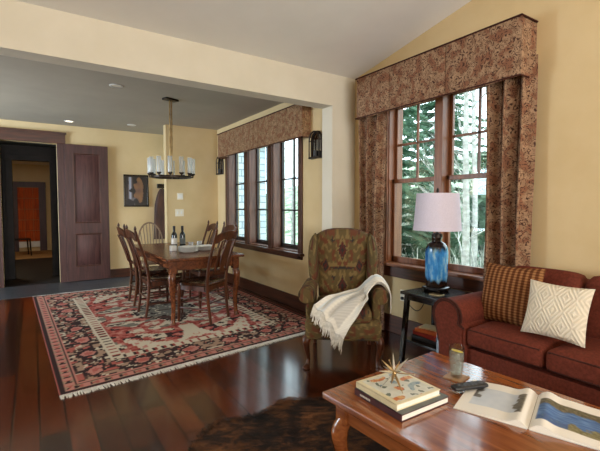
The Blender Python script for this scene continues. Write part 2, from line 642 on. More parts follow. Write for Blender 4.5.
# ================================================================== THE SETTING
XL, XD, XP = 3.18, 2.87, 2.84       # living window wall, dining window wall, pilaster face
YB, YS, YH = 3.60, 7.06, 8.17       # beam face, switch wall, hall door wall
ZC = 2.75                           # flat ceiling
def wall(name, axis, pos, thick, a0, a1, z0, z1, holes, mat):
    """wall in plane axis=pos, thickness outward, rectangular holes (a0,a1,z0,z1)"""
    A = sorted({a0, a1} | {h[0] for h in holes} | {h[1] for h in holes})
    Z = sorted({z0, z1} | {h[2] for h in holes} | {h[3] for h in holes})
    m = MB()
    for i in range(len(A) - 1):
        for j in range(len(Z) - 1):
            ca, cz = (A[i] + A[i + 1]) / 2, (Z[j] + Z[j + 1]) / 2
            if any(h[0] < ca < h[1] and h[2] < cz < h[3] for h in holes): continue
            if axis == 'x': m.b2((pos, A[i], Z[j]), (pos + thick, A[i + 1], Z[j + 1]))
            else: m.b2((A[i], pos, Z[j]), (A[i + 1], pos + thick, Z[j + 1]))
    return m, mat, name
def wbuild(t): return struct(t[0].build(t[2], t[1]))

m = MB().b2((-4.2, -4.2, -.1), (XL + .2, 7.12, 0))
struct(m.build('floor', M['floor']))
struct(MB().b2((-4.2, 7.12, -.1), (XD + .2, YH, .001)).build('floor_slate', M['tile']))
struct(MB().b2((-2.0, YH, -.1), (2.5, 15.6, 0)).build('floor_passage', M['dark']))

# living room window wall, with the gable part above
LW = (1.76, 3.07, .70, 2.44)
t = wall('wall_window_side', 'x', XL, .2, -4.2, YB, 0, 2.83, [LW], M['wall'])
t[0].prism([(-4.2, 2.83), (YB, 2.83), (-4.2, 2.83 + .19 * (YB + 4.2))], XL, XL + .2, 'x')
wbuild(t)
# beam and pilaster between living room and dining room
m = MB().b2((-4.2, YB, 2.48), (XL + .2, YB + .19, 2.83))
m.b2((XP, YB, 0), (XL + .2, YB + .19, 2.48))
struct(m.build('wall_beam', M['beam']))
# sloped ceiling
def slope(y): return 2.83 + .19 * (YB - y)
m = MB().prism([(YB, slope(YB)), (-4.2, slope(-4.2)), (-4.2, slope(-4.2) + .12), (YB, slope(YB) + .12)], -4.2, XL + .2, 'x')
struct(m.build('ceiling', M['ceil']))
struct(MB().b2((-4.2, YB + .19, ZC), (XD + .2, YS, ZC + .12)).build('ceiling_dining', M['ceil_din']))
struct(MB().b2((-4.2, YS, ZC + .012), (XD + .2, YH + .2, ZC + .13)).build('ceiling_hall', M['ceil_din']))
# dining window wall with three deep openings
DO = [(4.32, 5.00), (5.11, 5.77), (5.88, 6.57)]
wbuild(wall('wall_dining_side', 'x', XD, .2, YB + .19, YS + .2, 0, ZC, [(a, b, .74, 2.40) for a, b in DO], M['wall']))
wbuild(wall('wall_switch', 'y', YS, .14, 1.945, XD, 0, ZC, [], M['wall']))
struct(MB().b2((1.93, YS - .004, 0), (1.944, YS + .14, ZC)).build('trim_corner', M['wall']))
wbuild(wall('wall_hall', 'y', YH, .14, -4.2, XD + .2, 0, ZC + .01, [(-.43, .37, 0, 2.43)], M['wall']))
# closed off left and back of the rooms, with unseen openings added to let sky light in
wbuild(wall('wall_left', 'x', -4.2, .2, -4.2, YH, 0, 4.4, [(4.3, 6.9, .6, 2.4)], M['wall']))
wbuild(wall('wall_back', 'y', -4.4, .2, -4.2, XL + .2, 0, 4.5, [(-1.2, 1.6, .9, 2.2)], M['wall']))

# baseboards
BH = .165
def base(name, a, b, mat): struct(MB().b2(a, b, .006).build(name, mat))
base('baseboard_window_side', (XL - .022, -4.1, 0), (XL, YB, BH + .02), M['trimy'])
base('baseboard_dining_side', (XD - .022, YB + .19, 0), (XD, YS, BH), M['trimy'])
base('baseboard_pilaster', (XP - .012, YB - .02, 0), (XL, YB, BH), M['trimx'])
base('baseboard_switch', (1.93, YS - .02, 0), (XD, YS, BH), M['trimx'])
base('baseboard_hall', (1.17, YH - .02, 0), (XD, YH, BH), M['trimx'])

# ---- living room window: pair of double hung sashes
def win_living():
    root = thing('window_1', None, None)
    root['kind'] = 'structure'
    y0, y1, z0, z1 = LW
    xf = XL - .02
    part = lambda mb, n, mt, p=root: struct(mb.build(n, mt), p)
    cw = .085
    part(MB().b2((xf, y1 - .01, .62), (XL + .01, y1 + cw, 2.52), .004), 'window_casing', M['winz'])
    part(MB().b2((xf, y0 - cw, .62), (XL + .01, y0 + .01, 2.52), .004), 'window_casing', M['winz'])
    part(MB().b2((xf - .004, y0 - cw - .004, z1 - .01), (XL + .012, y1 + cw + .004, z1 + .084), .004), 'window_casing', M['winy'])
    part(MB().b2((xf - .05, y0 - cw - .03, z0 + .015), (XL + .12, y1 + cw + .03, z0 + .05), .008), 'window_sill', M['winy'])
    part(MB().b2((xf - .005, y0 - cw, .60), (XL + .005, y1 + cw, z0 + .02), .005), 'window_apron', M['trimy'])
    ym = (y0 + y1) / 2
    part(MB().b2((xf, ym - .042, z0), (XL + .12, ym + .042, z1), .004), 'window_mullion', M['winz'])
    # jamb linings
    j = MB()
    j.b2((XL, y1 - .02, z0), (XL + .205, y1 + .001, z1)).b2((XL, y0 - .001, z0), (XL + .205, y0 + .02, z1)).b2((XL, y0, z1 - .02), (XL + .205, y1, z1 + .001)).b2((XL, y0, z0 - .001), (XL + .205, y1, z0 + .016))
    part(j, 'window_jamb', M['winz'])
    zm = 1.612
    for a, b in ((y0 + .02, ym - .042), (ym + .042, y1 - .02)):
        for k, (za, zb, xx) in enumerate(((zm - .02, z1 - .02, XL + .085), (z0 + .05, zm + .022, XL + .05))):
            s_ = MB()
            w, d = .034, .034
            s_.b2((xx, a, za), (xx + d, a + w, zb), .004).b2((xx, b - w, za), (xx + d, b, zb), .004)
            s_.b2((xx, a, za), (xx + d, b, za + (.06 if k else .04)), .004).b2((xx, a, zb - .042), (xx + d, b, zb), .004)
            if k == 0:
                mid = (a + b) / 2
                s_.b2((xx + .008, mid - .011, za), (xx + d - .008, mid + .011, zb))
                s_.b2((xx + .008, a, 1.985), (xx + d - .008, b, 2.007))
            sash = part(s_, 'window_sash', M['winz'])
            struct(MB().b2((xx + .015, a + .02, za + .02), (xx + .019, b - .02, zb - .02)).build('window_pane', M['pane']), sash)
win_living()

# ---- dining window: three deep set casements in one dark frame
def win_dining():
    root = thing('window_2', None, None)
    root['kind'] = 'structure'
    part = lambda mb, n, mt, p=root: struct(mb.build(n, mt), p)
    xf = XD - .025
    zs, zt = .74, 2.40
    part(MB().b2((xf, DO[2][1], .67), (XD, DO[2][1] + .085, zt + .09), .004), 'window_casing', M['trimz'])
    part(MB().b2((xf, DO[0][0] - .085, .67), (XD, DO[0][0], zt + .09), .004), 'window_casing', M['trimz'])
    for a, b in ((DO[0][1], DO[1][0]), (DO[1][1], DO[2][0])):
        part(MB().b2((xf, a, zs), (XD, b, zt), .004), 'window_mullion', M['trimz'])
    part(MB().b2((xf - .004, DO[0][0] - .09, zt), (XD, DO[2][1] + .09, zt + .095), .004), 'window_casing', M['trimy'])
    part(MB().b2((xf - .045, DO[0][0] - .12, zs - .035), (XD + .0, DO[2][1] + .12, zs), .006), 'window_sill', M['trimy'])
    part(MB().b2((xf, DO[0][0] - .085, .655), (XD, DO[2][1] + .085, zs - .035), .006), 'window_apron', M['trimy'])
    for a, b in DO:
        j = MB()
        j.b2((XD, a, zs), (XD + .17, a + .012, zt)).b2((XD, b - .012, zs), (XD + .17, b, zt))
        j.b2((XD, a, zs), (XD + .17, b, zs + .015)).b2((XD, a, zt - .012), (XD + .17, b, zt))
        part(j, 'window_jamb', M['dwin'])
        s_ = MB()
        x0, x1 = XD + .13, XD + .165
        w = .035
        s_.b2((x0, a + .012, zs + .015), (x1, a + .012 + w, zt - .012)).b2((x0, b - .012 - w, zs + .015), (x1, b - .012, zt - .012))
        s_.b2((x0, a + .012, zs + .015), (x1, b - .012, zs + .075)).b2((x0, a + .012, zt - .06), (x1, b - .012, zt - .012))
        mid = (a + b) / 2
        s_.b2((x0 + .008, mid - .011, zs + .05), (x1 - .008, mid + .011, zt - .05))
        for zz in (1.29, 1.73):
            s_.b2((x0 + .008, a + .03, zz - .011), (x1 - .008, b - .03, zz + .011))
        sash = part(s_, 'window_sash', M['bar'])
        struct(MB().b2((x0 + .015, a + .03, zs + .05), (x0 + .019, b - .03, zt - .05)).build('window_pane', M['pane']), sash)
        struct(MB().tube([(x0, mid + .02, zs + .05), (x0 - .03, mid + .02, zs + .05), (x0 - .035, mid + .1, zs + .045)], .007, 6).build('crank_handle', M['iron']), sash)
win_dining()

# ---- passage door: trim, the leaf folded back on the wall, dark vestibule, room beyond
DX0, DX1 = -.43, .37
m = MB().b2((-1.0, YH - .05, 2.43), (.50, YH, 2.60), .006).b2((-1.0, YH - .065, 2.59), (.52, YH, 2.625), .006)
struct(m.build('trim_1', M['trimx']))
struct(MB().b2((DX1, YH - .035, 0), (DX1 + .11, YH + .0, 2.43), .004).build('trim_2', M['door']))
struct(MB().b2((DX0 - .11, YH - .035, 0), (DX0, YH + .0, 2.43), .004).build('trim_3', M['door']))
def leaf(name, x0, x1, y0):
    root = thing(name, None, None)
    root['kind'] = 'structure'
    w, z1, t_ = .135, 2.43, .045
    s_ = MB()
    for a, b in ((x0, x0 + w), (x1 - w, x1)):
        s_.b2((a, y0, .012), (b, y0 + t_, z1), .004)
    for a, b in ((.012, .27), (.85, 1.05), (z1 - .16, z1)):
        s_.b2((x0 + w - .004, y0, a), (x1 - w + .004, y0 + t_, b), .004)
    struct(s_.build('door_frame', M['door']), root)
    for a, b in ((.27, .85), (1.05, z1 - .16)):
        p = MB()
        p.b2((x0 + w, y0 + .02, a), (x1 - w, y0 + .032, b))
        # raised field with sloped edge
        i0, i1 = .022, .06
        X0, X1 = x0 + w, x1 - w
        vs, fs = [], []
        for (d, yy) in ((i0, y0 + .02), (i1, y0 + .006)):
            vs += [(X0 + d, yy, a + d), (X1 - d, yy, a + d), (X1 - d, yy, b - d), (X0 + d, yy, b - d)]
        for i in range(4):
            fs.append((i, (i + 1) % 4, 4 + (i + 1) % 4, 4 + i))
        fs.append((4, 5, 6, 7))
        p.add(vs, fs)
        struct(p.build('door_panel', M['door_in']), root)
        fr = MB()
        for (q0, q1) in (((X0, a), (X1, a)), ((X0, b), (X1, b)), ((X0, a), (X0, b)), ((X1, a), (X1, b))):
            fr.tube([(q0[0], y0 + .01, q0[1]), (q1[0], y0 + .01, q1[1])], .013, 6)
        struct(fr.build('door_moulding', M['trimz']), root)
    return root
leaf('door_1', .475, 1.165, YH - .085)
lf = leaf('door_2', -1.23, -.545, YH - .085)
k_ = MB().tube([(-.575, YH - .09, 1.05), (-.575, YH - .14, 1.05), (-.66, YH - .14, 1.05)], .011, 8)
struct(k_.build('door_handle', M['brass']), lf)
# vestibule
Y2 = 9.05
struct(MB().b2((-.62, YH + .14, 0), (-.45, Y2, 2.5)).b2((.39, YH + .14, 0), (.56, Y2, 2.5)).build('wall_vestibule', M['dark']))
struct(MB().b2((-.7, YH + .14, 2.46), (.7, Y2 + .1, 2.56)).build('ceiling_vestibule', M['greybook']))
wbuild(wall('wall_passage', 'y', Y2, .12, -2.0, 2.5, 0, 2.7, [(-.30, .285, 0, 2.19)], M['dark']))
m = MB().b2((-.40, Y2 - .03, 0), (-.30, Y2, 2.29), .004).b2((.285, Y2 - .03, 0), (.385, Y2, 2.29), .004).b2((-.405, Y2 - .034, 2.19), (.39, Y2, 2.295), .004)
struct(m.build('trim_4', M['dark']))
YF = 14.4
wbuild(wall('wall_far_room', 'y', YF, .1, -2.0, 2.5, 0, 2.7, [], M['wall']))
struct(MB().b2((-2.0, Y2 + .12, 0), (-1.9, YF, 2.7)).build('wall_far_room_left', M['wall']))
struct(MB().b2((.60, Y2 + .12, 0), (.70, YF, 2.7)).build('wall_far_room_right', M['wall']))
struct(MB().b2((-2.0, Y2, 2.58), (2.5, YF + .1, 2.7)).build('ceiling_far_room', M['ceil']))
struct(MB().b2((-1.9, 12.3, 0), (.60, 14.4, .004)).build('floor_far_room', mottled('tan_carpet', (150, 110, 66), (170, 128, 80), 30, rough=.9)))
# far door with reddish wooden panels
d3 = thing('door_3', None, None)
d3['kind'] = 'structure'
f_ = MB()
for a, b in ((-.56, -.37), (.15, .33)):
    f_.b2((a, YF - .05, 0), (b, YF, 2.06), .004)
f_.b2((-.565, YF - .055, 1.90), (.335, YF, 2.065), .004)
struct(f_.build('door_frame', M['door']), d3)
rw = wood('red_orange_wood', (158, 62, 24), (206, 94, 40), 2, .7, .15)
p_ = MB()
for i in range(5):
    z_ = .30 + i * .32
    for a, b in ((-.37, -.21), (-.205, .0), (.005, .15)):
        p_.b2((a, YF - .035, z_), (b, YF - .005, z_ + .31), .0015)
struct(p_.build('door_panel', rw), d3)
struct(MB().b2((-.37, YF - .04, .12), (.15, YF, .29), .006).build('painted_light_strip', M['white']), d3)  # white slab standing in for the bright strip of light below the panels

# ---- world outside
def ground_z(x, y):
    return -.9 + max(0, x - 5) * .10 + max(0, x - 12) * .14 + .25 * noise.noise(Vector((x * .4, y * .4, 3)))
m = MB().grid(lambda u, v: (3.5 + u * 40, -14 + v * 60, ground_z(3.5 + u * 40, -14 + v * 60)), 60, 70)
tag(struct(m.build('ground', M['brush'])), kind='structure')
m = MB().b2((3.35, 9.0, -1), (4.95, 9.3, 4.2))
struct(m.build('wall_shingled_wing', M['siding']))
struct(MB().b2((3.35, 8.72, 2.9), (5.2, 9.6, 3.0)).build('trim_5', M['white']))

def conifer(loc, h, label, mat, seed, spread=.30, base_z=.08, dens=1.0):
    rnd = random.Random(seed)
    root = thing('spruce_tree', label, 'tree', loc, 0, 'spruce trees on the hillside')
    MB().tube([(0, 0, -.3), (0, 0, h * .5), (0, 0, h)], [.02 * h + .03, .012 * h, .01], 8).build('trunk', M['bark'], root)
    vs, fs = [], []
    nl = int(26 * dens)
    for i in range(nl):
        t = i / nl
        z = h * (base_z + (1 - base_z) * t)
        L = h * spread * (1 - t) ** .8 * rnd.uniform(.8, 1.1) + .1
        nb = rnd.randint(6, 8)
        a0 = rnd.random() * 6.28
        for b in range(nb):
            a = a0 + 2 * PI * b / nb + rnd.uniform(-.25, .25)
            d = Vector((math.cos(a), math.sin(a), 0))
            sd = Vector((-d.y, d.x, 0))
            ns = max(5, int(L * 11))
            for q in range(ns):
                s_ = (q + .6) / ns
                p = d * (L * s_) + Vector((0, 0, z - L * .30 * s_ ** 1.6 + L * .08 * s_))
                wl = (.10 + .20 * L * (1 - s_)) * rnd.uniform(.7, 1.2)
                for sg in (-1, 1):
                    tip = p + sd * sg * wl + d * wl * .7 + Vector((0, 0, -.25 * wl + rnd.uniform(-.03, .03)))
                    e = d * .05 + Vector((0, 0, .02))
                    k = len(vs)
                    vs += [p - e, p + e, tip + e * .3, tip - e * .3 - Vector((0, 0, .04))]
                    fs.append((k, k + 1, k + 2, k + 3))
    o = MB().add(vs, fs).build('foliage', mat, root, fix=False)
    return root
conifer((8.3, 8.0, ground_z(8.3, 8.0)), 7.5, 'green spruce filling the left panes of the living room window', M['needle'], 1, .26)
conifer((12.5, 9.6, ground_z(12.5, 9.6)), 9.5, 'darker spruce further up the slope behind the lamp shade', M['needle'], 2, .24)
conifer((11.2, 6.9, ground_z(11.2, 6.9)), 3.4, 'small pale spruce seen low through the right half of the living room window', M['needle_pale'], 3, .34)
conifer((9.4, 7.0, ground_z(9.4, 7.0)), 2.6, 'short frosted young spruce seen just behind the blue lamp base', M['needle_pale'], 4, .36)
conifer((15, 15.6, ground_z(15, 15.6)), 8.0, 'distant spruce seen past the shingled wing in the dining window', M['needle_pale'], 5, .28)

def bare_tree(loc, h, label, seed, r=.09, lean=(0, 0)):
    rnd = random.Random(seed)
    root = thing('bare_tree', label, 'tree', loc, 0, 'leafless pale trees outside the window')
    mb = MB()
    tp = Vector((lean[0], lean[1], h))
    trunk = [Vector((0, 0, -.3)) + (tp - Vector((0, 0, -.3))) * t + Vector((rnd.uniform(-.05, .05), rnd.uniform(-.05, .05), 0)) for t in (0, .25, .5, .75, 1)]
    mb.tube(trunk, [r, r * .8, r * .6, r * .4, .012], 8, smooth=3)
    mb.build('trunk', M['palebark'], root)
    br = MB()
    def grow(p, d, L, rr, dep):
        q = p + d * L * .5 + Vector((rnd.uniform(-.1, .1), rnd.uniform(-.1, .1), rnd.uniform(0, .1))) * L
        e = q + (d + Vector((0, 0, .25))).normalized() * L * .5
        br.tube([p, q, e], [rr, rr * .7, rr * .4], 4, cap=False)
        if dep:
            for c in range(3):
                s_ = rnd.choice((q, e, p.lerp(q, .6)))
                nd = (d + Vector((rnd.uniform(-.9, .9), rnd.uniform(-.9, .9), rnd.uniform(-.3, .7)))).normalized()
                grow(s_, nd, L * rnd.uniform(.45, .7), rr * .55, dep - 1)
    for i in range(18):
        t = .18 + .78 * i / 18
        p = Vector((0, 0, 0)).lerp(tp, t)
        a = rnd.random() * 6.28
        grow(p, Vector((math.cos(a), math.sin(a), rnd.uniform(.2, .8))).normalized(), h * .17 * (1.1 - t * .6), r * .17, 2)
    br.build('branches', M['palebark'], root)
bare_tree((6.4, 4.30, ground_z(6.4, 4.3)), 6.5, 'pale bare tree with the thickest trunk close to the right panes', 11, .08)
bare_tree((8.6, 5.55, ground_z(8.6, 5.55)), 7.5, 'slimmer bare tree standing behind the thick pale trunk', 12, .08, (.4, .3))
bare_tree((9.0, 6.5, ground_z(9, 6.5)), 6.0, 'bare tree rising behind the middle mullion of the living room window', 13, .06, (-.2, .4))
bare_tree((7.2, 11.2, ground_z(7.2, 11.2)), 6.0, 'bare tree seen through the nearest pane of the dining window', 14, .07)
bare_tree((8.4, 14.2, ground_z(8.4, 14.2)), 7.0, 'bare tree farther back beyond the corner of the shingled wing', 15, .08)
# brush on the hillside
rnd = random.Random(5)
vs, fs = [], []
for i in range(5200):
    x = rnd.uniform(6.0, 20)
    y = x * rnd.uniform(.5, 1.25)
    z = ground_z(x, y)
    hgt = rnd.uniform(.3, 1.0)
    w = rnd.uniform(.01, .03)
    a = rnd.random() * 6.28
    d = Vector((math.cos(a), math.sin(a), 0)) * rnd.uniform(.1, .6)
    k = len(vs)
    sx = Vector((-d.y, d.x, 0)).normalized() * w
    p = Vector((x, y, z - .05))
    vs += [p - sx, p + sx, p + d + Vector((0, 0, hgt)) + sx * .4, p + d + Vector((0, 0, hgt)) - sx * .4]
    fs.append((k, k + 1, k + 2, k + 3))
o = MB().add(vs, fs).build('brush', M['twig'], fix=False)
tag(o, 'pale dry brush covering the slope outside the living room window', 'brush', kind='stuff')

# ================================================================== SOFT WINDOW DRESSING
def valance(name, label, x_wall, dep, y0, y1, z0, z1, mat, seams, wall_x):
    root = thing(name, label, 'valance', (wall_x, (y0 + y1) / 2, z0), 0)
    h, hw = z1 - z0, (y1 - y0) / 2
    cuts = [-hw] + sorted(s_ - (y0 + y1) / 2 for s_ in seams) + [hw]
    xf = -dep
    for i in range(len(cuts) - 1):
        a, b = cuts[i] + (.003 if i else 0), cuts[i + 1] - (.003 if i < len(cuts) - 2 else 0)
        def fn(u, v, a=a, b=b):
            e = min(1, min(u, 1 - u) * (b - a) / .05)
            return (xf - .006 * e - .004 * math.sin(u * PI), a + (b - a) * u, h * v - .012 * math.sin(u * PI) * (1 - v))
        MB().grid(fn, 14, 6, thick=-.012).build('front_panel', mat, root)
    for a in cuts[1:-1]:
        MB().b2((xf + .008, a - .03, .002), (xf + .014, a + .03, h - .02)).build('pleat_backing', M['welt'], root)
    for a in (-hw, hw - .012):
        MB().b2((xf, a, 0), (-.002, a + .012, h)).build('side_return', mat, root)
    MB().b2((xf - .004, -hw, h - .012), (-.002, hw, h + .004)).build('top_board', mat, root)
    c = MB()
    c.tube([(-.004, -hw - .004, h), (xf - .012, -hw - .004, h), (xf - .012, hw + .004, h), (-.004, hw + .004, h)], .007, 6)
    c.build('top_cord', M['welt'], root)
    MB().tube([(-.004, -hw - .004, 0), (xf - .012, -hw - .004, 0), (xf - .012, hw + .004, 0), (-.004, hw + .004, 0)], .006, 6).build('bottom_cord', M['welt'], root)
    return root
valance('window_valance', 'deep paisley box valance over the living room window', XL, .21, 1.565, 3.34, 2.30, 2.725, M['paisley'], [2.86, 2.21], XL)
valance('window_valance', 'woven brown valance over the three dining room casements', XD, .13, 4.06, 6.72, 2.19, 2.60, M['paisley_din'], [6.0, 5.35, 4.68], XD)
def curtain(label, y0, y1, n, xc, amp, ph):
    root = thing('curtain', label, 'curtain', (xc, (y0 + y1) / 2, .015), 0, 'paisley drapes')
    w = y1 - y0
    def fn(u, v):
        a = u * n * 2 * PI + ph
        fl = .85 + .15 * v
        return (amp * fl * (math.sin(a) + .3 * math.sin(2 * a + 1)) + .012 * math.sin(7 * v + u * 5), (u - .5) * w * (1.05 - .08 * v) + .018 * math.sin(2 * a), 2.44 * (1 - v) * 1.0)
    MB().grid(lambda u, v: fn(u, v), n * 22, 24, thick=.004).build('drape', M['paisley'], root)
    return root
curtain('paisley drape left of the living room window behind the wing chair', 3.01, 3.38, 3, 3.07, .042, .3)
curtain('paisley drape right of the living room window behind the sofa', 1.515, 1.885, 3, 3.065, .048, 1.2)

# ================================================================== RUGS
def rug():
    root = thing('persian_rug', 'large red and brown persian rug with white fringe under the dining table', 'rug', (1.34, 5.2, 0))
    A, B, Cc, D = [Vector((p[0] - 1.34, p[1] - 5.2, 0)) for p in ((.12, 3.24), (2.70, 3.50), (2.76, 7.10), (-.04, 7.06))]
    nu, nv = 215, 300
    o_ = MB().grid(lambda u, v: (A * (1 - u) * (1 - v) + B * u * (1 - v) + Cc * u * v + D * (1 - u) * v) + Vector((0, 0, .011)), nu, nv, thick=.009)
    o_ = o_.build('carpet', vcol('rug_wool', .95, .05, .35), root)
    LX, LY = 2.72, 3.75
    red, salm, cream, dark, tan, grey, brown, pink = (142, 62, 56), (164, 92, 82), (194, 180, 158), (56, 42, 42), (156, 128, 108), (116, 110, 100), (82, 60, 54), (180, 122, 110)
    def nz(x, y, s, k): return noise.noise(Vector((x * s + k * 7.3, y * s - k * 3.1, k * 1.7)))
    def col(i, co):
        if i >= (nu + 1) * (nv + 1): return brown
        u, v = (i // (nv + 1)) / nu, (i % (nv + 1)) / nv
        x, y = (u - .5) * LX, (v - .5) * LY
        d = min(LX / 2 - abs(x), LY / 2 - abs(y))
        q = .022
        mx, my = math.floor(abs(x) / q) * q, math.floor(abs(y) / q) * q
        al = mx if LY / 2 - abs(y) < LX / 2 - abs(x) else my
        if d < .025: return salm if d < .010 else dark
        if d < .135:
            if d < .04 or d > .12: return dark
            p = (al / .11) % 1
            return (tan if abs(p - .5) + abs((d - .08) / .08) > .62 else (dark if p < .5 else salm)) if abs(p - .5) > .12 else pink
        if d < .475:
            if d > .455: return cream
            if d < .15: return pink
            t_ = (d - .305) / .155
            p = (al / .44) % 1.0 - .5
            r_ = math.hypot(p * 2.4, t_)
            n_ = nz(mx, my, 11, 1)
            if r_ < .40 + .25 * n_: return salm if r_ < .25 else pink
            if r_ < .62 + .25 * n_: return dark
            n2 = nz(mx, my, 16, 2)
            if n2 > .22: return tan
            if n2 < -.30: return salm
            if nz(mx, my, 22, 3) > .25: return cream
            return dark if nz(mx, my, 9, 4) > -.25 else brown
        if d < .56:
            p = (al / .09) % 1
            return cream if abs(p - .5) > .18 or d > .545 else (red if p < .5 else dark)
        # field with stepped medallion
        e = abs(mx) / .62 + abs(my) / 1.05
        n1, n2, n3 = nz(mx, my, 5.0, 5), nz(mx, my, 10, 6), nz(mx, my, 17, 7)
        if e < .55:
            if n2 > .26: return dark
            if n3 > .32: return cream
            return grey if n1 > -.3 else brown
        if e < .66: return dark if n3 > -.1 else cream
        if n1 > .14: return cream if n3 > -.28 else pink
        if n2 > .34: return dark
        if n1 < -.30: return cream if n2 > -.15 else grey
        return red if n3 > .08 else (salm if n3 > -.25 else pink)
    paint(o_, col)
    rnd = random.Random(3)
    for (P, Q, sgn) in ((A, B, -1), (D, Cc, 1)):
        fr = MB()
        n_ = 260
        dr = Vector((-(Q - P).y, (Q - P).x, 0)).normalized() * sgn
        for i in range(n_):
            p = P.lerp(Q, (i + .5) / n_)
            e = p + dr * rnd.uniform(.045, .06) + Vector((rnd.uniform(-.012, .012), 0, 0))
            fr.tube([p + Vector((0, 0, .008)), p.lerp(e, .5) + Vector((0, 0, .007)), e + Vector((0, 0, .004))], [.0065, .0065, .005], 4)
        f = fr.build('fringe', M['fringe'], root)
        tag(f, kind='stuff')
rug()
def hide():
    out = [(.55, 1.55), (.60, 1.85), (.71, 2.13), (.86, 2.26), (.96, 2.30), (1.10, 2.25), (1.22, 2.245), (1.30, 2.26), (1.38, 2.305), (1.47, 2.30), (1.60, 2.19), (1.75, 2.16), (1.92, 2.17), (2.02, 2.08), (1.95, 1.9), (1.86, 1.6), (1.84, 1.1), (1.9, .7), (1.98, .45), (1.8, .2), (1.4, .1), (1.0, .2), (.6, .3), (.45, .5), (.5, .9), (.52, 1.2)]
    P = catmull([(a, b, 0) for a, b in out + out[:1]], 6)[:-1]
    cx, cy = 1.25, 1.25
    rnd = random.Random(9)
    P = [p + Vector((rnd.uniform(-.008, .008), rnd.uniform(-.008, .008), 0)) for p in P]
    vs, fs = [], []
    rings = 14
    n_ = len(P)
    for i in range(rings + 1):
        t = i / rings
        for p in P:
            x, y = cx + (p.x - cx) * t, cy + (p.y - cy) * t
            hgt = .006 + .004 * noise.noise(Vector((x * 7, y * 7, 0)))
            vs.append((x - cx, y - cy, hgt if t < .985 else .001))
    for i in range(rings):
        for k in range(n_):
            k2 = (k + 1) % n_
            fs.append((i * n_ + k, i * n_ + k2, (i + 1) * n_ + k2, (i + 1) * n_ + k))
    o = MB().add(vs, fs).build('cowhide_rug', M['cow'])
    o.location = (cx, cy, 0)
    fv, ff = [], []
    poly2 = [(p.x, p.y) for p in P]
    def inside(x, y):
        c_ = False
        for i in range(n_):
            x1, y1 = poly2[i]
            x2, y2 = poly2[i - 1]
            if (y1 > y) != (y2 > y) and x < (x2 - x1) * (y - y1) / (y2 - y1) + x1: c_ = not c_
        return c_
    pts = []
    while len(pts) < 15000:
        x, y = rnd.uniform(.4, 2.05), rnd.uniform(.9, 2.33)
        if inside(x, y): pts.append((x, y))
    for p in P:
        if p.y > .9:
            for q in range(28):
                pts.append((p.x + rnd.uniform(-.02, .02), p.y + rnd.uniform(-.02, .02)))
    for x, y in pts:
        a = 2.2 + 2.6 * noise.noise(Vector((x * 1.1, y * 1.1, 4))) + rnd.uniform(-.5, .5)
        L = rnd.uniform(.015, .03)
        d = Vector((math.cos(a), math.sin(a), rnd.uniform(.15, .5))) * L
        sd = Vector((-d.y, d.x, 0)).normalized() * .0018
        p = Vector((x - cx, y - cy, .007))
        k = len(fv)
        fv += [p - sd, p + sd, p + d]
        ff.append((k, k + 1, k + 2))
    fo = MB().add(fv, ff).build('fur', M['cow'], o, fix=False)
    fo['kind'] = 'stuff'
    tag(o, 'dark brindle cowhide lying on the planks under the coffee table', 'rug')
hide()

# ================================================================== DINING TABLE AND CHAIRS
def dining_table():
    root = thing('dining_table', 'long brown wooden dining table standing on the persian rug', 'table', (1.665, 5.42, .011))
    hx, hy = .465, 1.01
    MB().b2((-hx, -hy, .722), (hx, hy, .755), .008).build('tabletop', M['table'], root)
    a = MB()
    for s_ in (-1, 1):
        a.b2((s_ * (hx - .085) - .011, -hy + .1, .61), (s_ * (hx - .085) + .011, hy - .1, .722), .003)
        a.b2((-hx + .1, s_ * (hy - .095) - .011, .61), (hx - .1, s_ * (hy - .095) + .011, .722), .003)
    a.build('apron', M['table'], root)
    for sx in (-1, 1):
        for sy in (-1, 1):
            x, y = sx * (hx - .085), sy * (hy - .095)
            l = MB().box((x, y, .65), (.078, .078, .144), bev=.005)
            l.tube([(x, y, .58), (x + sx * .012, y + sy * .012, .52), (x + sx * .008, y + sy * .008, .40), (x - sx * .004, y - sy * .004, .2), (x + sx * .004, y + sy * .004, .05), (x + sx * .012, y + sy * .012, 0)], [.036, .046, .036, .026, .024, .034], 12, smooth=5)
            l.build('leg', M['table'], root)
dining_table()

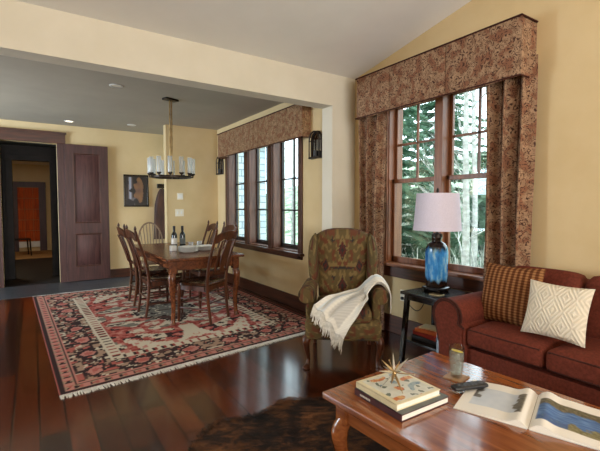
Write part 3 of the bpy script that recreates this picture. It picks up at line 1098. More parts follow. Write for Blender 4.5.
def make_dining_chair(label, loc, rz):
    root = thing('dining_chair', label, 'chair', loc, rz, 'wooden dining chairs with pierced backs')
    # saddle seat
    def outline(t):
        return None
    poly = catmull([(-.19, .20, 0), (-.215, .0, 0), (-.23, -.16, 0), (-.14, -.215, 0), (0, -.225, 0), (.14, -.215, 0), (.23, -.16, 0), (.215, .0, 0), (.19, .20, 0)], 5)
    pl = [(p.x, p.y) for p in poly]
    s_ = MB()
    n_ = len(pl)
    vs, fs = [], []
    for (sc, z) in ((.94, .425), (1, .433), (1, .452), (.96, .461), (.7, .455), (.35, .450)):
        for x, y in pl: vs.append((x * sc, y * sc, z))
    for i in range(5):
        for k in range(n_):
            k2 = (k + 1) % n_
            fs.append((i * n_ + k, i * n_ + k2, (i + 1) * n_ + k2, (i + 1) * n_ + k))
    fs.append(tuple(range(n_))[::-1])
    fs.append(tuple(5 * n_ + k for k in range(n_)))
    s_.add(vs, fs).build('seat', M['seat'], root)
    fr = MB()
    fr.b2((-.185, -.19, .375), (.185, -.17, .426)).b2((-.17, .165, .375), (.17, .185, .426))
    fr.b2((-.205, -.18, .375), (-.185, .17, .426)).b2((.185, -.18, .375), (.205, .17, .426))
    fr.build('seat_rail', M['chair'], root)
    for sx in (-1, 1):
        MB().tube([(sx * .195, -.18, .427), (sx * .20, -.19, .28), (sx * .20, -.195, .10), (sx * .20, -.20, 0)], [.021, .022, .017, .013], 8, smooth=3).build('leg', M['chair'], root)
        # back leg runs up as the post and ends in a finial
        pts = [(sx * .175, .235, 0), (sx * .178, .205, .22), (sx * .182, .195, .45), (sx * .195, .235, .70), (sx * .205, .32, .97), (sx * .207, .345, 1.05)]
        MB().tube(pts, [.016, .019, .02, .018, .016, .014], 8, smooth=5).build('leg', M['chair'], root)
        MB().lathe([(.006, 0), (.014, .012), (.017, .026), (.011, .042), (.004, .056), (.001, .062)], (sx * .207, .345, 1.047), 10).build('finial', M['chair'], root)
    # shaped crest rail
    def crest(u, v):
        x = (u - .5) * .40
        c = 1 - (2 * u - 1) ** 2
        top = 1.005 + .055 * c ** .7
        bot = .925 + .035 * c - .02 * math.cos(4 * PI * u) * c
        z = bot + (top - bot) * v
        return (x, .325 + .03 * c + (z - .97) * .28, z)
    MB().grid(crest, 20, 5, thick=.02).build('crest_rail', M['chair'], root)
    def low(u, v):
        x = (u - .5) * .37
        c = 1 - (2 * u - 1) ** 2
        z = .565 + .035 * v + .008 * c
        return (x, .205 + .02 * c + (z - .55) * .2, z)
    MB().grid(low, 12, 2, thick=.018).build('cross_rail', M['chair'], root)
    def slat(x0, w, prof, nm):
        def fn(u, v):
            z = .585 + .365 * v
            ww = w * prof(v)
            c = 1 - (2 * (x0 / .4)) ** 2
            return (x0 * (1 + .12 * v) + (u - .5) * ww, .232 + .118 * v ** 1.2 + .022 * c, z)
        MB().grid(fn, 4, 14, thick=.011).build(nm, M['chair'], root)
    slat(0, .13, lambda v: .55 + .45 * math.sin(PI * v) ** 2 + .25 * v, 'splat')
    for x0 in (-.115, .115):
        slat(x0, .034, lambda v: .7 + .5 * math.sin(PI * v), 'spindle')
    for zz, y0 in ((.16, None), (.27, None)):
        for sx in (-1, 1):
            MB().tube([(sx * .20, -.193, zz), (sx * .178, .212, zz)], .010, 7).build('stretcher', M['chair'], root)
    MB().tube([(-.199, -.19, .215), (.199, -.19, .215)], .012, 7).build('stretcher', M['chair'], root)
    MB().tube([(-.177, .208, .235), (.177, .208, .235)], .010, 7).build('stretcher', M['chair'], root)
    return root
ZR = .0115
ch = make_dining_chair('dining chair pulled out askew at the near right corner of the dining table', (1.655, 4.555, ZR), 213)
dup(ch, (1.315, 5.13, ZR), 92, 'nearer of the two dining chairs on the left side of the table')
dup(ch, (1.325, 5.80, ZR), 90, 'farther of the two dining chairs on the left side of the table')
dup(ch, (2.06, 5.47, ZR), -90, 'nearer dining chair on the window side of the table, half hidden behind the askew chair')
dup(ch, (2.04, 6.10, ZR), -92, 'farther dining chair on the window side of the table, by the far end')

def windsor():
    root = thing('windsor_chair', 'pale hoop-backed windsor chair at the far end of the dining table', 'chair', (1.60, 6.60, ZR), 0)
    m = MB()
    m.lathe([(.19, .425), (.225, .44), (.225, .458), (.20, .462), (.08, .452)], (0, 0, 0), 24, sq=.25)
    m.build('seat', M['windsor'], root)
    def hoop(t):
        a = PI * t
        return Vector((-.235 * math.cos(a) * (1 - .18 * (1 - math.sin(a))), .19 + .12 * math.sin(a) ** .8, .46 + .60 * math.sin(a) ** .75))
    MB().tube([hoop(i / 24) for i in range(25)], .013, 8).build('hoop', M['windsor'], root)
    for i in range(9):
        s_ = (i - 4) / 4
        xt = .205 * s_
        # meet the hoop
        best = min((hoop(k / 200) for k in range(30, 171)), key=lambda p: abs(p.x - xt))
        MB().tube([(.15 * s_, .175 - .03 * s_ * s_, .455), (best.x, best.y, best.z)], .0065, 6).build('spindle', M['windsor'], root)
    for sx in (-1, 1):
        for sy in (-1, 1):
            MB().tube([(sx * .13, sy * .13, .43), (sx * .17, sy * .17, .2), (sx * .20, sy * .20, 0)], [.013, .019, .012], 8).build('leg', M['windsor'], root)
        MB().tube([(sx * .172, -.172, .19), (sx * .172, .172, .19)], .010, 6).build('stretcher', M['windsor'], root)
    MB().tube([(-.172, 0, .19), (.172, 0, .19)], .010, 6).build('stretcher', M['windsor'], root)
windsor()

ZT = .766
def bottle(label, loc, lab):
    root = thing('wine_bottle', label, 'bottle', loc, 0, 'wine bottles on the dining table')
    MB().lathe([(.030, 0), (.037, .006), (.037, .185), (.034, .205), (.018, .235), (.0145, .25), (.0145, .298), (.016, .30), (.016, .31), (.012, .312)], (0, 0, 0), 18).build('body', M['bottle'], root)
    MB().lathe([(.0375, .07), (.0378, .072), (.0378, .15), (.0375, .152)], (0, 0, 0), 18).build('label', lab, root)
    MB().lathe([(.0155, .25), (.0165, .252), (.0175, .312), (.012, .315)], (0, 0, 0), 14).build('capsule', M['foil'], root)
bottle('left dark wine bottle with a pale label on the dining table', (1.575, 5.42, ZT), M['label'])
bottle('right dark wine bottle with a dark label on the dining table', (1.68, 5.40, ZT), M['greybook'])
def plate_stack(cx, cy, n, r, desc, grp):
    me = None
    for i in range(n):
        z = ZT + i * .013
        if me is None:
            o = MB().lathe([(r * .55, 0), (r * .6, .004), (r, .018), (r * 1.0, .021), (r * .62, .008), (r * .3, .007)], (0, 0, 0), 28).build('plate', M['white'])
            me = o
        else:
            o = me.copy()
            C.objects.link(o)
        o.location = (cx, cy, z)
        o.rotation_euler = (0, 0, i * .5)
        where = ['lowest', 'second from the bottom', 'third from the bottom', 'fourth from the bottom', 'topmost', 'topmost'][i if i < n - 1 else 5]
        tag(o, 'white plate, %s of the %s' % (where, desc), 'plate', grp)
plate_stack(1.62, 4.98, 5, .125, 'left stack on the dining table', 'plates in the left stack')
plate_stack(1.885, 5.10, 4, .125, 'right stack on the dining table', 'plates in the right stack')
def cup(label, loc):
    o = MB().lathe([(.026, 0), (.030, .003), (.036, .085), (.0335, .085), (.028, .006)], (0, 0, 0), 18, capt=True).build('tumbler', M['seedglass'])
    o.location = loc
    tag(o, label, 'glass', 'tumblers on the dining table')
cup('frosted tumbler nearer the wine bottles on the dining table', (1.80, 5.42, ZT))
cup('frosted tumbler further from the wine bottles, behind the right stack of plates', (1.95, 5.50, ZT))
o = MB().box((0, 0, .035), (.075, .075, .07), bev=.008).build('napkin_box', M['white'])
o.location = (1.50, 5.22, ZT)
tag(o, 'small white box in front of the left wine bottle on the dining table', 'box')

# ================================================================== CHANDELIER
def chandelier():
    cx, cy = 1.535, 5.36
    root = thing('chandelier', 'dark bronze ring chandelier with glass cylinders over the dining table', 'chandelier', (cx, cy, ZC))
    MB().box((0, 0, -.012), (.19, .10, .024), (0, 0, R(20)), .004).build('canopy', M['iron'], root)
    for s_ in (-1, 1):
        MB().tube([(s_ * .012, 0, -.024), (s_ * .012, 0, -1.0)], .009, 8).build('rod', M['brass'], root)
    zr = -1.02
    MB().lathe([(.02, zr), (.05, zr + .004), (.05, zr + .018), (.02, zr + .03)], (0, 0, 0), 16).build('hub', M['iron'], root)
    r = MB()
    n_ = 40
    for (ra, rb, z0, z1) in ((.215, .252, zr - .012, zr + .012),):
        vs, fs = [], []
        for k in range(n_):
            a = 2 * PI * k / n_
            for (q, z) in ((ra, z0), (rb, z0), (rb, z1), (ra, z1)):
                vs.append((q * math.cos(a), q * math.sin(a), z))
        for k in range(n_):
            k2 = (k + 1) % n_
            for e in range(4):
                fs.append((k * 4 + e, k * 4 + (e + 1) % 4, k2 * 4 + (e + 1) % 4, k2 * 4 + e))
        r.add(vs, fs)
    for k in range(5):
        a = 2 * PI * k / 5
        r.tube([(.03 * math.cos(a), .03 * math.sin(a), zr), (.22 * math.cos(a), .22 * math.sin(a), zr)], .008, 6)
    r.build('ring', M['iron'], root)
    for k in range(12):
        a = 2 * PI * (k + .35) / 12
        x, y = .272 * math.cos(a), .272 * math.sin(a)
        h = MB()
        h.tube([(.248 * math.cos(a), .248 * math.sin(a), zr), (x, y, zr - .004), (x, y, zr + .03)], .010, 6)
        h.lathe([(.012, zr + .02), (.029, zr + .035), (.031, zr + .048), (.015, zr + .05)], (x, y, 0), 14)
        arm = h.build('candle_holder', M['iron'], root)
        MB().lathe([(.011, zr + .045), (.011, zr + .15), (.004, zr + .155)], (x, y, 0), 10).build('candle', M['wax'], arm)
        MB().lathe([(.028, zr + .05), (.028, zr + .245), (.0255, zr + .245), (.0255, zr + .053)], (x, y, 0), 16, capb=False, capt=False).build('glass_shade', M['seedglass'], arm)
chandelier()

# ================================================================== WALL THINGS
def sconce(label, y):
    root = thing('wall_sconce', label, 'sconce', (XD, y, 1.93), 0, 'black iron wall sconces')
    w, h, d = .105, .31, .055
    arch = [(-w, 0), (w, 0), (w, h - w)] + [(w * math.cos(a), h - w + w * math.sin(a)) for a in [PI * k / 10 for k in range(1, 10)]] + [(-w, h - w)]
    MB().prism([(a * .9, .01 + b * .95) for a, b in arch], -.006, -.001, 'x').build('mirror_back', M['mirror'], root)
    f = MB()
    loop = [(-.012, a, b) for a, b in arch]
    f.tube(loop + loop[:2], .015, 6)
    loop2 = [(-d, a * .96, b) for a, b in arch]
    f.tube(loop2[2:], .009, 6)
    f.b2((-d - .01, -w, -.01), (-.001, w, .012), .003)
    for s_ in (-1, 1):
        f.tube([(-.01, s_ * w, h - w), (-d, s_ * w * .96, h - w)], .007, 6)
        f.tube([(-d, s_ * w * .96, .01), (-d, s_ * w * .96, h - w)], .008, 6)
    f.build('frame', M['iron'], root)
    MB().lathe([(.026, .012), (.027, .02), (.027, .085), (.004, .09)], (-.034, 0, 0), 14).build('candle', M['plastic'], root)
sconce('black arched sconce on the wall right of the dining window', 3.92)
sconce('black arched sconce left of the dining window near the far corner', 6.88)

def picture():
    x0, x1, z0, z1 = 1.435, 1.885, 1.335, 1.945
    y = YH
    root = thing('framed_picture', 'black framed dark painting hanging on the far hall wall', 'picture', ((x0 + x1) / 2, y, (z0 + z1) / 2))
    w, h = (x1 - x0) / 2, (z1 - z0) / 2
    f = MB()
    b = .03
    f.b2((-w, -.035, -h), (-w + b, -.001, h), .004).b2((w - b, -.035, -h), (w, -.001, h), .004).b2((-w, -.035, -h), (w, -.001, -h + b), .004).b2((-w, -.035, h - b), (w, -.001, h), .004)
    f.build('frame', M['ink'], root)
    n_ = 44
    c = MB().grid(lambda u, v: ((u - .5) * 2 * (w - b), -.018, (v - .5) * 2 * (h - b)), n_, n_, thick=-.01).build('canvas', vcol('painted_canvas', .35, .4), root)
    def fn(i, co):
        u, v = co.x / (2 * (w - b)) + .5, co.z / (2 * (h - b)) + .5
        k = noise.noise(Vector((u * 5, v * 5, 1)))
        if .12 < u < .30 and .22 < v < .97 and k > -.35: return (150, 156, 172) if .16 < u < .26 else (104, 92, 92)
        if (u - .62) ** 2 / .05 + (v - .52) ** 2 / .16 < 1 + k: return (116 + 30 * k, 84 + 20 * k, 62)
        if v < .25 and u < .45: return (96, 92, 96) if k > 0 else (40, 36, 38)
        return (40 + 16 * k, 36 + 14 * k, 34 + 12 * k)
    paint(c, fn)
picture()

def drape_hang():
    root = thing('hanging_garment', 'dark brown garment hanging from a block hook beside the wall corner', 'garment', (2.13, YH, .70))
    MB().b2((-.085, -.06, 1.0), (.085, -.001, 1.085), .008).build('hook_block', M['ink'], root)
    MB().tube([(0, -.05, 1.02), (0, -.085, 1.0), (0, -.085, .97)], .01, 6).build('hook', M['iron'], root)
    def fn(u, v):
        a = u * 2 * PI
        w = .035 + .085 * min(1, v * 3) ** .6 + .055 * v
        fold = 1 + .16 * math.sin(5 * a + 2 * v)
        return (w * math.cos(a) * fold, -.075 + .05 * math.sin(a) * fold, .985 - .985 * v)
    MB().grid(fn, 40, 16).build('cloth', mottled('dark_brown_cloth', (52, 32, 24), (84, 52, 38), 9, (1, 1, .3), rough=.7), root)
drape_hang()

def plate_sw(name, label, loc, w, h, cat, kind):
    root = thing(name, label, cat, loc)
    MB().box((0, -.004, 0), (w, .008, h), bev=.002).build('cover_plate', M['ivory'], root)
    if kind == 'dial':
        MB().box((0, -.012, .0), (w * .7, .012, h * .6), bev=.003).build('display', M['white'], root)
    else:
        for s_ in (-1, 1):
            MB().box((s_ * w * .22, -.010, 0), (.022, .008, .05), bev=.002).build('rocker', M['white'], root)
plate_sw('thermostat', 'small ivory thermostat, upper of the two plates on the far dining wall', (2.165, YS, 1.52), .105, .115, 'thermostat', 'dial')
plate_sw('light_switch', 'ivory switch plate, lower of the two plates on the far dining wall', (2.15, YS, 1.23), .15, .125, 'light switch', 'sw')

def downlight(label, x, y, z, lit=True):
    root = thing('recessed_light', label, 'ceiling light', (x, y, z), 0, 'recessed ceiling lights')
    MB().lathe([(.058, 0), (.075, -.001), (.075, -.006), (.058, -.008)], (0, 0, 0), 24, capb=False, capt=False).build('trim_ring', M['white'], root)
    MB().lathe([(.057, -.003), (.03, -.004), (.002, -.004)], (0, 0, 0), 20).build('lens', M['bulb'] if lit else M['ivory'], root)
downlight('small lit recessed light in the hall ceiling above the folded door', .54, 7.75, ZC + .012)
downlight('recessed light in the dining ceiling left of the chandelier canopy', .845, 5.13, ZC, False)
downlight('faint recessed light in the hall ceiling near the wall corner', 1.47, 7.50, ZC + .012, False)

# outlet under the living window with the lamp cord
root = thing('wall_outlet', 'ivory wall outlet below the window left of the side table', 'outlet', (XL, 2.83, .42))
MB().box((-.004, 0, 0), (.008, .075, .118), bev=.002).build('cover_plate', M['ivory'], root)
for s_ in (-1, 1):
    MB().box((-.009, 0, s_ * .026), (.004, .032, .030), bev=.002).build('socket', M['white'], root)

# ================================================================== WING CHAIR
def wing_chair():
    root = thing('wing_chair', 'olive patterned wing chair with curved wooden legs by the pilaster', 'armchair', (2.29, 2.745, 0), -39)
    F = vcol('olive_ikat_upholstery', .88, .12, .25)
    def ik(i, co):
        h = co.z - co.y
        x = abs(co.x)
        f = noise.noise(Vector((x * 30, h * 30, 1)))
        x += .010 * noise.noise(Vector((h * 70, 0, 3)))
        h += .018 * f + .012 * noise.noise(Vector((x * 80, 0, 7)))
        x *= 1.3
        t = ((h - .02) / .27) % 1.0
        d1 = x / .095 + abs(t - .5) / .46
        d2 = abs(x - .205) / .075 + abs(((t + .5) % 1) - .5) / .34
        d3 = abs(x - .115) / .05 + abs(((t + .78) % 1) - .5) / .16
        gold, olive, slate, wine, rust = (114, 95, 60), (88, 73, 46), (48, 44, 42), (80, 40, 34), (96, 58, 40)
        if d1 < .26: return slate
        if d1 < .48: return wine
        if d1 < .62: return slate if f > -.1 else gold
        if d1 < .78: return gold
        if d2 < .30: return wine
        if d2 < .55: return slate
        if d2 < .70: return rust
        if d3 < .55: return slate if f > -.3 else rust
        if min(t, 1 - t) < .045: return wine if f > 0 else slate
        if noise.noise(Vector((x * 14, h * 22, 9))) > .28: return rust
        return olive if f < .15 else gold
    # local: front = -y ; origin under the middle of the seat
    MB().rbox((0, -.02, .325), (.63, .62, .17), .04, 0, 36).build('seat_base', F, root)
    MB().rbox((0, -.055, .445), (.47, .58, .12), .045, .015, 36).build('seat_cushion', F, root)
    # back: arched, raked
    def outl(t):
        a = PI * t
        return a
    nb = 64
    def back(side):
        def fn(u, v):
            x = (2 * u - 1)
            top = 1.06 + .062 * (1 - abs(x) ** 2.8) - .02 * abs(x) ** 8
            z = .40 + (top - .40) * v
            w = .205 + .05 * v
            dep = .055 * (1 - abs(x) ** 4) * (1 - (2 * v - 1) ** 6) ** .8 * (1 if side < 0 else .5)
            return (x * w, .235 + .19 * (z - .4) + side * (.045 + dep), z)
        return fn
    b = MB()
    b.grid(back(-1), nb, nb)
    b.grid(back(1), nb, nb)
    f0, f1 = back(-1), back(1)
    rim = [(0, k / nb) for k in range(nb + 1)] + [(k / nb, 1) for k in range(1, nb + 1)] + [(1, 1 - k / nb) for k in range(1, nb + 1)]
    vs = []
    for u, v in rim:
        p, q = Vector(f0(u, v)), Vector(f1(u, v))
        out = Vector((2 * u - 1, 0, 1 if v > .99 else 0)) * .012
        vs += [p, (p + q) / 2 + out, q]
    fs = []
    for i in range(len(rim) - 1):
        for k in range(2):
            fs.append((i * 3 + k, i * 3 + k + 1, i * 3 + 4 + k, i * 3 + 3 + k))
    b.add(vs, fs)
    b.build('backrest', F, root, 60)
    for s_ in (-1, 1):
        # wing: a padded ear, deepest in the middle, flaring outwards
        def wing(u, v, side):
            z = .60 + .465 * v
            prof = (math.sin(PI * min(1, .10 + .80 * v)) ** .6)
            L = .05 + .19 * prof
            yb = .25 + .19 * (z - .4)
            y = yb + .03 - (L + .03) * u
            th = .038 * (1 - (2 * u - 1) ** 6 * .6) * (1 - (2 * v - 1) ** 8 * .7)
            x = .240 + .02 * v + .04 * u * prof + side * th
            zz = z - (.03 * u if v > .5 else 0) * (2 * v - 1) + (.02 * math.sin(PI * u) if v > .9 else 0)
            return (s_ * x, y, zz)
        w_ = MB()
        n_ = 32
        w_.grid(lambda u, v: wing(u, v, 1), n_, n_).grid(lambda u, v: wing(u, v, -1), n_, n_)
        rim = [(0, k / n_) for k in range(n_ + 1)] + [(k / n_, 1) for k in range(1, n_ + 1)] + [(1, 1 - k / n_) for k in range(1, n_ + 1)] + [(1 - k / n_, 0) for k in range(1, n_ + 1)]
        vs, fs = [], []
        for u, v in rim:
            p, q = Vector(wing(u, v, 1)), Vector(wing(u, v, -1))
            out = Vector((0, -.014 * (1 if u > .99 else 0), .014 * (1 if v > .99 else (-1 if v < .01 else 0))))
            vs += [p, (p + q) / 2 + out, q]
        for i in range(len(rim) - 1):
            for k in range(2):
                fs.append((i * 3 + k, i * 3 + k + 1, i * 3 + 4 + k, i * 3 + 3 + k))
        w_.add(vs, fs).build('wing', F, root, 60)
        # rolled arm with panel below and scroll front
        a = MB()
        a.tube([(s_ * .298, .26, .595), (s_ * .300, .05, .60), (s_ * .308, -.20, .592), (s_ * .308, -.225, .592)], [.064, .068, .072, .062], 36, smooth=16)
        a.rbox((s_ * .278, .02, .45), (.075, .50, .28), .03, 0, 24)
        a.build('arm', F, root, 50)
        MB().tube([(s_ * .308, -.219, .592), (s_ * .308, -.232, .592), (s_ * .308, -.238, .592)], [.053, .048, .02], 18).build('scroll_front', F, root)
        # legs
        x = s_ * .285
        MB().tube([(x, -.275, .27), (x + s_ * .018, -.305, .23), (x + s_ * .016, -.30, .17), (x + s_ * .002, -.285, .08), (x + s_ * .006, -.295, .03), (x + s_ * .016, -.315, .008)], [.036, .034, .024, .016, .019, .027], 12, smooth=5).lathe([(.024, 0), (.032, .006), (.030, .018), (.018, .026)], (x + s_ * .016, -.313, 0), 14).build('leg', M['chair'], root)
        MB().tube([(s_ * .25, .25, .27), (s_ * .26, .28, .12), (s_ * .265, .32, 0)], [.026, .021, .018], 8, smooth=3).build('leg', M['chair'], root)
    w = MB()
    w.tube([(-.30, -.326, .258), (0, -.338, .258), (.30, -.326, .258)], .007, 6, smooth=4)
    w.build('welt', F, root)
    for c_ in root.children:
        if c_.data.materials[0] == F: paint(c_, ik)
    return root
wc = wing_chair()

# throw: worked out in the chair's own axes, then placed like the chair
def throw():
    root = thing('throw_blanket', 'white fringed throw draped over the right arm and seat of the wing chair', 'blanket', (2.29, 2.745, 0), -39)
    # rows from the tail outside the arm, over the arm, across the seat, down the front; each row: (edge a, edge b)
    rows = [((.400, -.01, .45), (.404, -.13, .43)),
            ((.400, .02, .53), (.402, -.15, .51)),
            ((.392, .06, .62), (.392, -.17, .61)),
            ((.345, .10, .688), (.340, -.18, .688)),
            ((.290, .11, .705), (.275, -.20, .695)),
            ((.215, .10, .655), (.205, -.25, .62)),
            ((.14, .06, .590), (.20, -.30, .580)),
            ((.05, -.02, .582), (.165, -.385, .555)),
            ((-.05, -.12, .582), (.11, -.422, .47)),
            ((-.15, -.23, .578), (.05, -.43, .38)),
            ((-.235, -.35, .545), (.0, -.43, .29))]
    A_ = catmull([r[0] for r in rows], 4)
    B_ = catmull([r[1] for r in rows], 4)
    n_ = len(A_)
    def fn(u, v):
        i = min(int(u * (n_ - 1)), n_ - 2)
        t = u * (n_ - 1) - i
        a = A_[i].lerp(A_[i + 1], t)
        b = B_[i].lerp(B_[i + 1], t)
        p = a.lerp(b, v)
        k = math.sin(PI * v)
        bul = .5 * math.sin(PI * min(1, max(0, (u - .55) / .45))) if u > .55 else 0
        p += Vector((0, -.05 * bul * k, .045 * bul * k))
        # gathers along the length
        p += Vector((.3, -.2, 1)) * (.013 * math.sin(v * 19 + 3 * u + 2 * noise.noise(Vector((u * 3, v * 2, 0)))) * (1 if u > .2 else .5))
        p.z += .010 * noise.noise(Vector((u * 8, v * 5, 2)))
        return p
    nu, nv = 70, 30
    o = MB().grid(fn, nu, nv, thick=-.010).build('cloth', vcol('woven_throw', .95, .05, .4), root, 60)
    tot = (nu + 1) * (nv + 1)
    def col(i, co):
        j = i % tot
        u, v = (j // (nv + 1)) / nu, (j % (nv + 1)) / nv
        ch_ = ((j // (nv + 1)) + (j % (nv + 1))) % 2
        if .55 < u < .97 and .35 < v < .80:
            return (182, 178, 170) if ch_ else (196, 192, 184)
        if abs(v - .15) < .05 or abs(v - .25) < .02: return (196, 200, 200)
        return (222, 217, 205) if ch_ else (214, 209, 197)
    paint(o, col)
    fr = MB()
    rnd = random.Random(4)
    for k in range(64):
        v = k / 63
        p = Vector(fn(1, v))
        q = Vector(fn(.97, v))
        d = (p - q).normalized()
        L = rnd.uniform(.075, .105)
        hang = Vector((0, -.012, -1)).lerp(d, .12).normalized()
        m_ = p + d * .02 + hang * L * .4
        fr.tube([p, m_, p + d * .025 + hang * L + Vector((rnd.uniform(-.012, .012), 0, 0))], [.004, .0038, .002], 5)
    tag(fr.build('fringe', M['fringe'], root), kind='stuff')
throw()

# ================================================================== SIDE TABLE, LAMP, BOOKS
def side_table():
    x0, x1, y0, y1 = 2.61, 3.06, 1.94, 2.36
    cx, cy = (x0 + x1) / 2, (y0 + y1) / 2
    root = thing('side_table', 'black splay-legged side table between the wing chair and sofa', 'table', (cx, cy, 0))
    hx, hy = (x1 - x0) / 2, (y1 - y0) / 2
    MB().b2((-hx, -hy, .595), (hx, hy, .62), .004).build('tabletop', M['ink'], root)
    a = MB()
    a.b2((-hx + .03, -hy + .03, .55), (-hx + .045, hy - .03, .596)).b2((hx - .045, -hy + .03, .55), (hx - .03, hy - .03, .596))
    a.b2((-hx + .03, -hy + .03, .55), (hx - .03, -hy + .045, .596)).b2((-hx + .03, hy - .045, .55), (hx - .03, hy - .03, .596))
    a.build('apron', M['ink'], root)
    MB().b2((-hx + .022, -hy + .022, .19), (hx - .022, hy - .022, .21), .003).build('shelf', M['ink'], root)
    for sx in (-1, 1):
        for sy in (-1, 1):
            l = MB()
            xt, yt, xb, yb = sx * (hx - .045), sy * (hy - .045), sx * (hx - .012), sy * (hy - .015)
            k = .018
            vs = [(xt + i * k, yt + j * k, .596) for i, j in ((-1, -1), (1, -1), (1, 1), (-1, 1))] + [(xb + i * k, yb + j * k, 0) for i, j in ((-1, -1), (1, -1), (1, 1), (-1, 1))]
            l.add(vs, [(0, 1, 2, 3), (7, 6, 5, 4), (0, 4, 5, 1), (1, 5, 6, 2), (2, 6, 7, 3), (3, 7, 4, 0)])
            l.build('leg', M['ink'], root)
side_table()
def table_lamp():
    root = thing('table_lamp', 'blue glazed ceramic table lamp with pale shade on the side table', 'lamp', (2.87, 2.19, .62))
    st = MB()
    st.lathe([(.090, .018), (.096, .022), (.096, .036), (.086, .042)], (0, 0, 0), 4 * 8, sq=.55)
    for k in range(4):
        a = PI / 4 + k * PI / 2
        st.lathe([(.014, 0), (.020, .01), (.014, .022)], (.085 * math.cos(a), .085 * math.sin(a), 0), 8)
    st.build('stand', M['ink'], root)
    prof = [(.074, .042), (.080, .05), (.084, .12), (.086, .22), (.086, .34), (.081, .38), (.060, .412), (.040, .425), (.036, .438), (.040, .455), (.040, .462)]
    pr = catmull([(r, 0, z) for r, z in prof], 4)
    MB().lathe([(p.x, p.z) for p in pr], (0, 0, 0), 32, sq=.22).build('ceramic_body', M['glaze'], root)
    MB().lathe([(.045, .462), (.045, .49), (.03, .495), (.012, .50), (.012, .56), (.018, .57), (.018, .62), (.01, .63)], (0, 0, 0), 18).build('neck', M['iron'], root)
    MB().lathe([(.198, .522), (.173, .836), (.170, .836), (.195, .522)], (0, 0, 0), 48, capb=False, capt=False).build('lamp_shade', M['shade'], root)
    h = MB()
    for k in range(3):
        a = 2 * PI * k / 3
        h.tube([(.012 * math.cos(a), .012 * math.sin(a), .80), (.172 * math.cos(a), .172 * math.sin(a), .815)], .003, 5)
    h.tube([(0, 0, .62), (0, 0, .84)], .006, 6)
    h.lathe([(.004, .838), (.013, .85), (.010, .87), (.003, .885)], (0, 0, 0), 10)
    h.build('harp', M['iron'], root)
    c = MB().tube([(.09, .05, .022), (.17, .15, .006), (.19, .225, -.01), (.20, .30, -.22), (.24, .42, -.30), (.293, .60, -.24), (.293, .64, -.222)], .004, 6, smooth=6)
    c.build('cord', M['cable'], root)
    MB().box((.290, .64, -.226), (.022, .028, .03), bev=.004).build('plug', M['cable'], root)
table_lamp()
o = MB().b2((-.035, -.05, 0), (.035, .05, .006), .002).build('coaster', M['brass'])
o.location, o.rotation_euler = (2.745, 2.09, .62), (0, 0, R(8))
tag(o, 'small brass-coloured coaster beside the lamp on the side table', 'coaster')
def book(name, label, loc, rz, w, d, h, cover, grp=None, spine=-1):
    """lying book: w across, d along the spine; spine on -x side"""
    root = thing(name, label, 'book', loc, rz, grp)
    t = min(.004, h * .12)
    c = MB()
    c.b2((-w / 2, -d / 2, 0), (w / 2, d / 2, t), .001).b2((-w / 2, -d / 2, h - t), (w / 2, d / 2, h), .001)
    c.b2((-w / 2, -d / 2, 0), (-w / 2 + t, d / 2, h), .001)
    c.build('cover', cover, root)
    MB().b2((-w / 2 + t, -d / 2 + .004, t), (w / 2 - .004, d / 2 - .004, h - t)).build('pages', M['paper'], root)
    return root
G = 'books on the side table shelf'
book('book', 'black book lying at the bottom of the pile on the side table shelf', (2.80, 2.17, .21), 6, .20, .27, .035, M['blackbook'], G)
book('book', 'red book in the middle of the pile on the side table shelf', (2.80, 2.175, .245), -4, .19, .25, .032, M['red'], G)
book('book', 'orange book near the top of the pile on the side table shelf', (2.80, 2.17, .277), 9, .17, .23, .030, M['orange'], G)
book('book', 'thin cream book on top of the pile on the side table shelf', (2.80, 2.17, .307), 14, .12, .18, .012, M['creambook'], G)

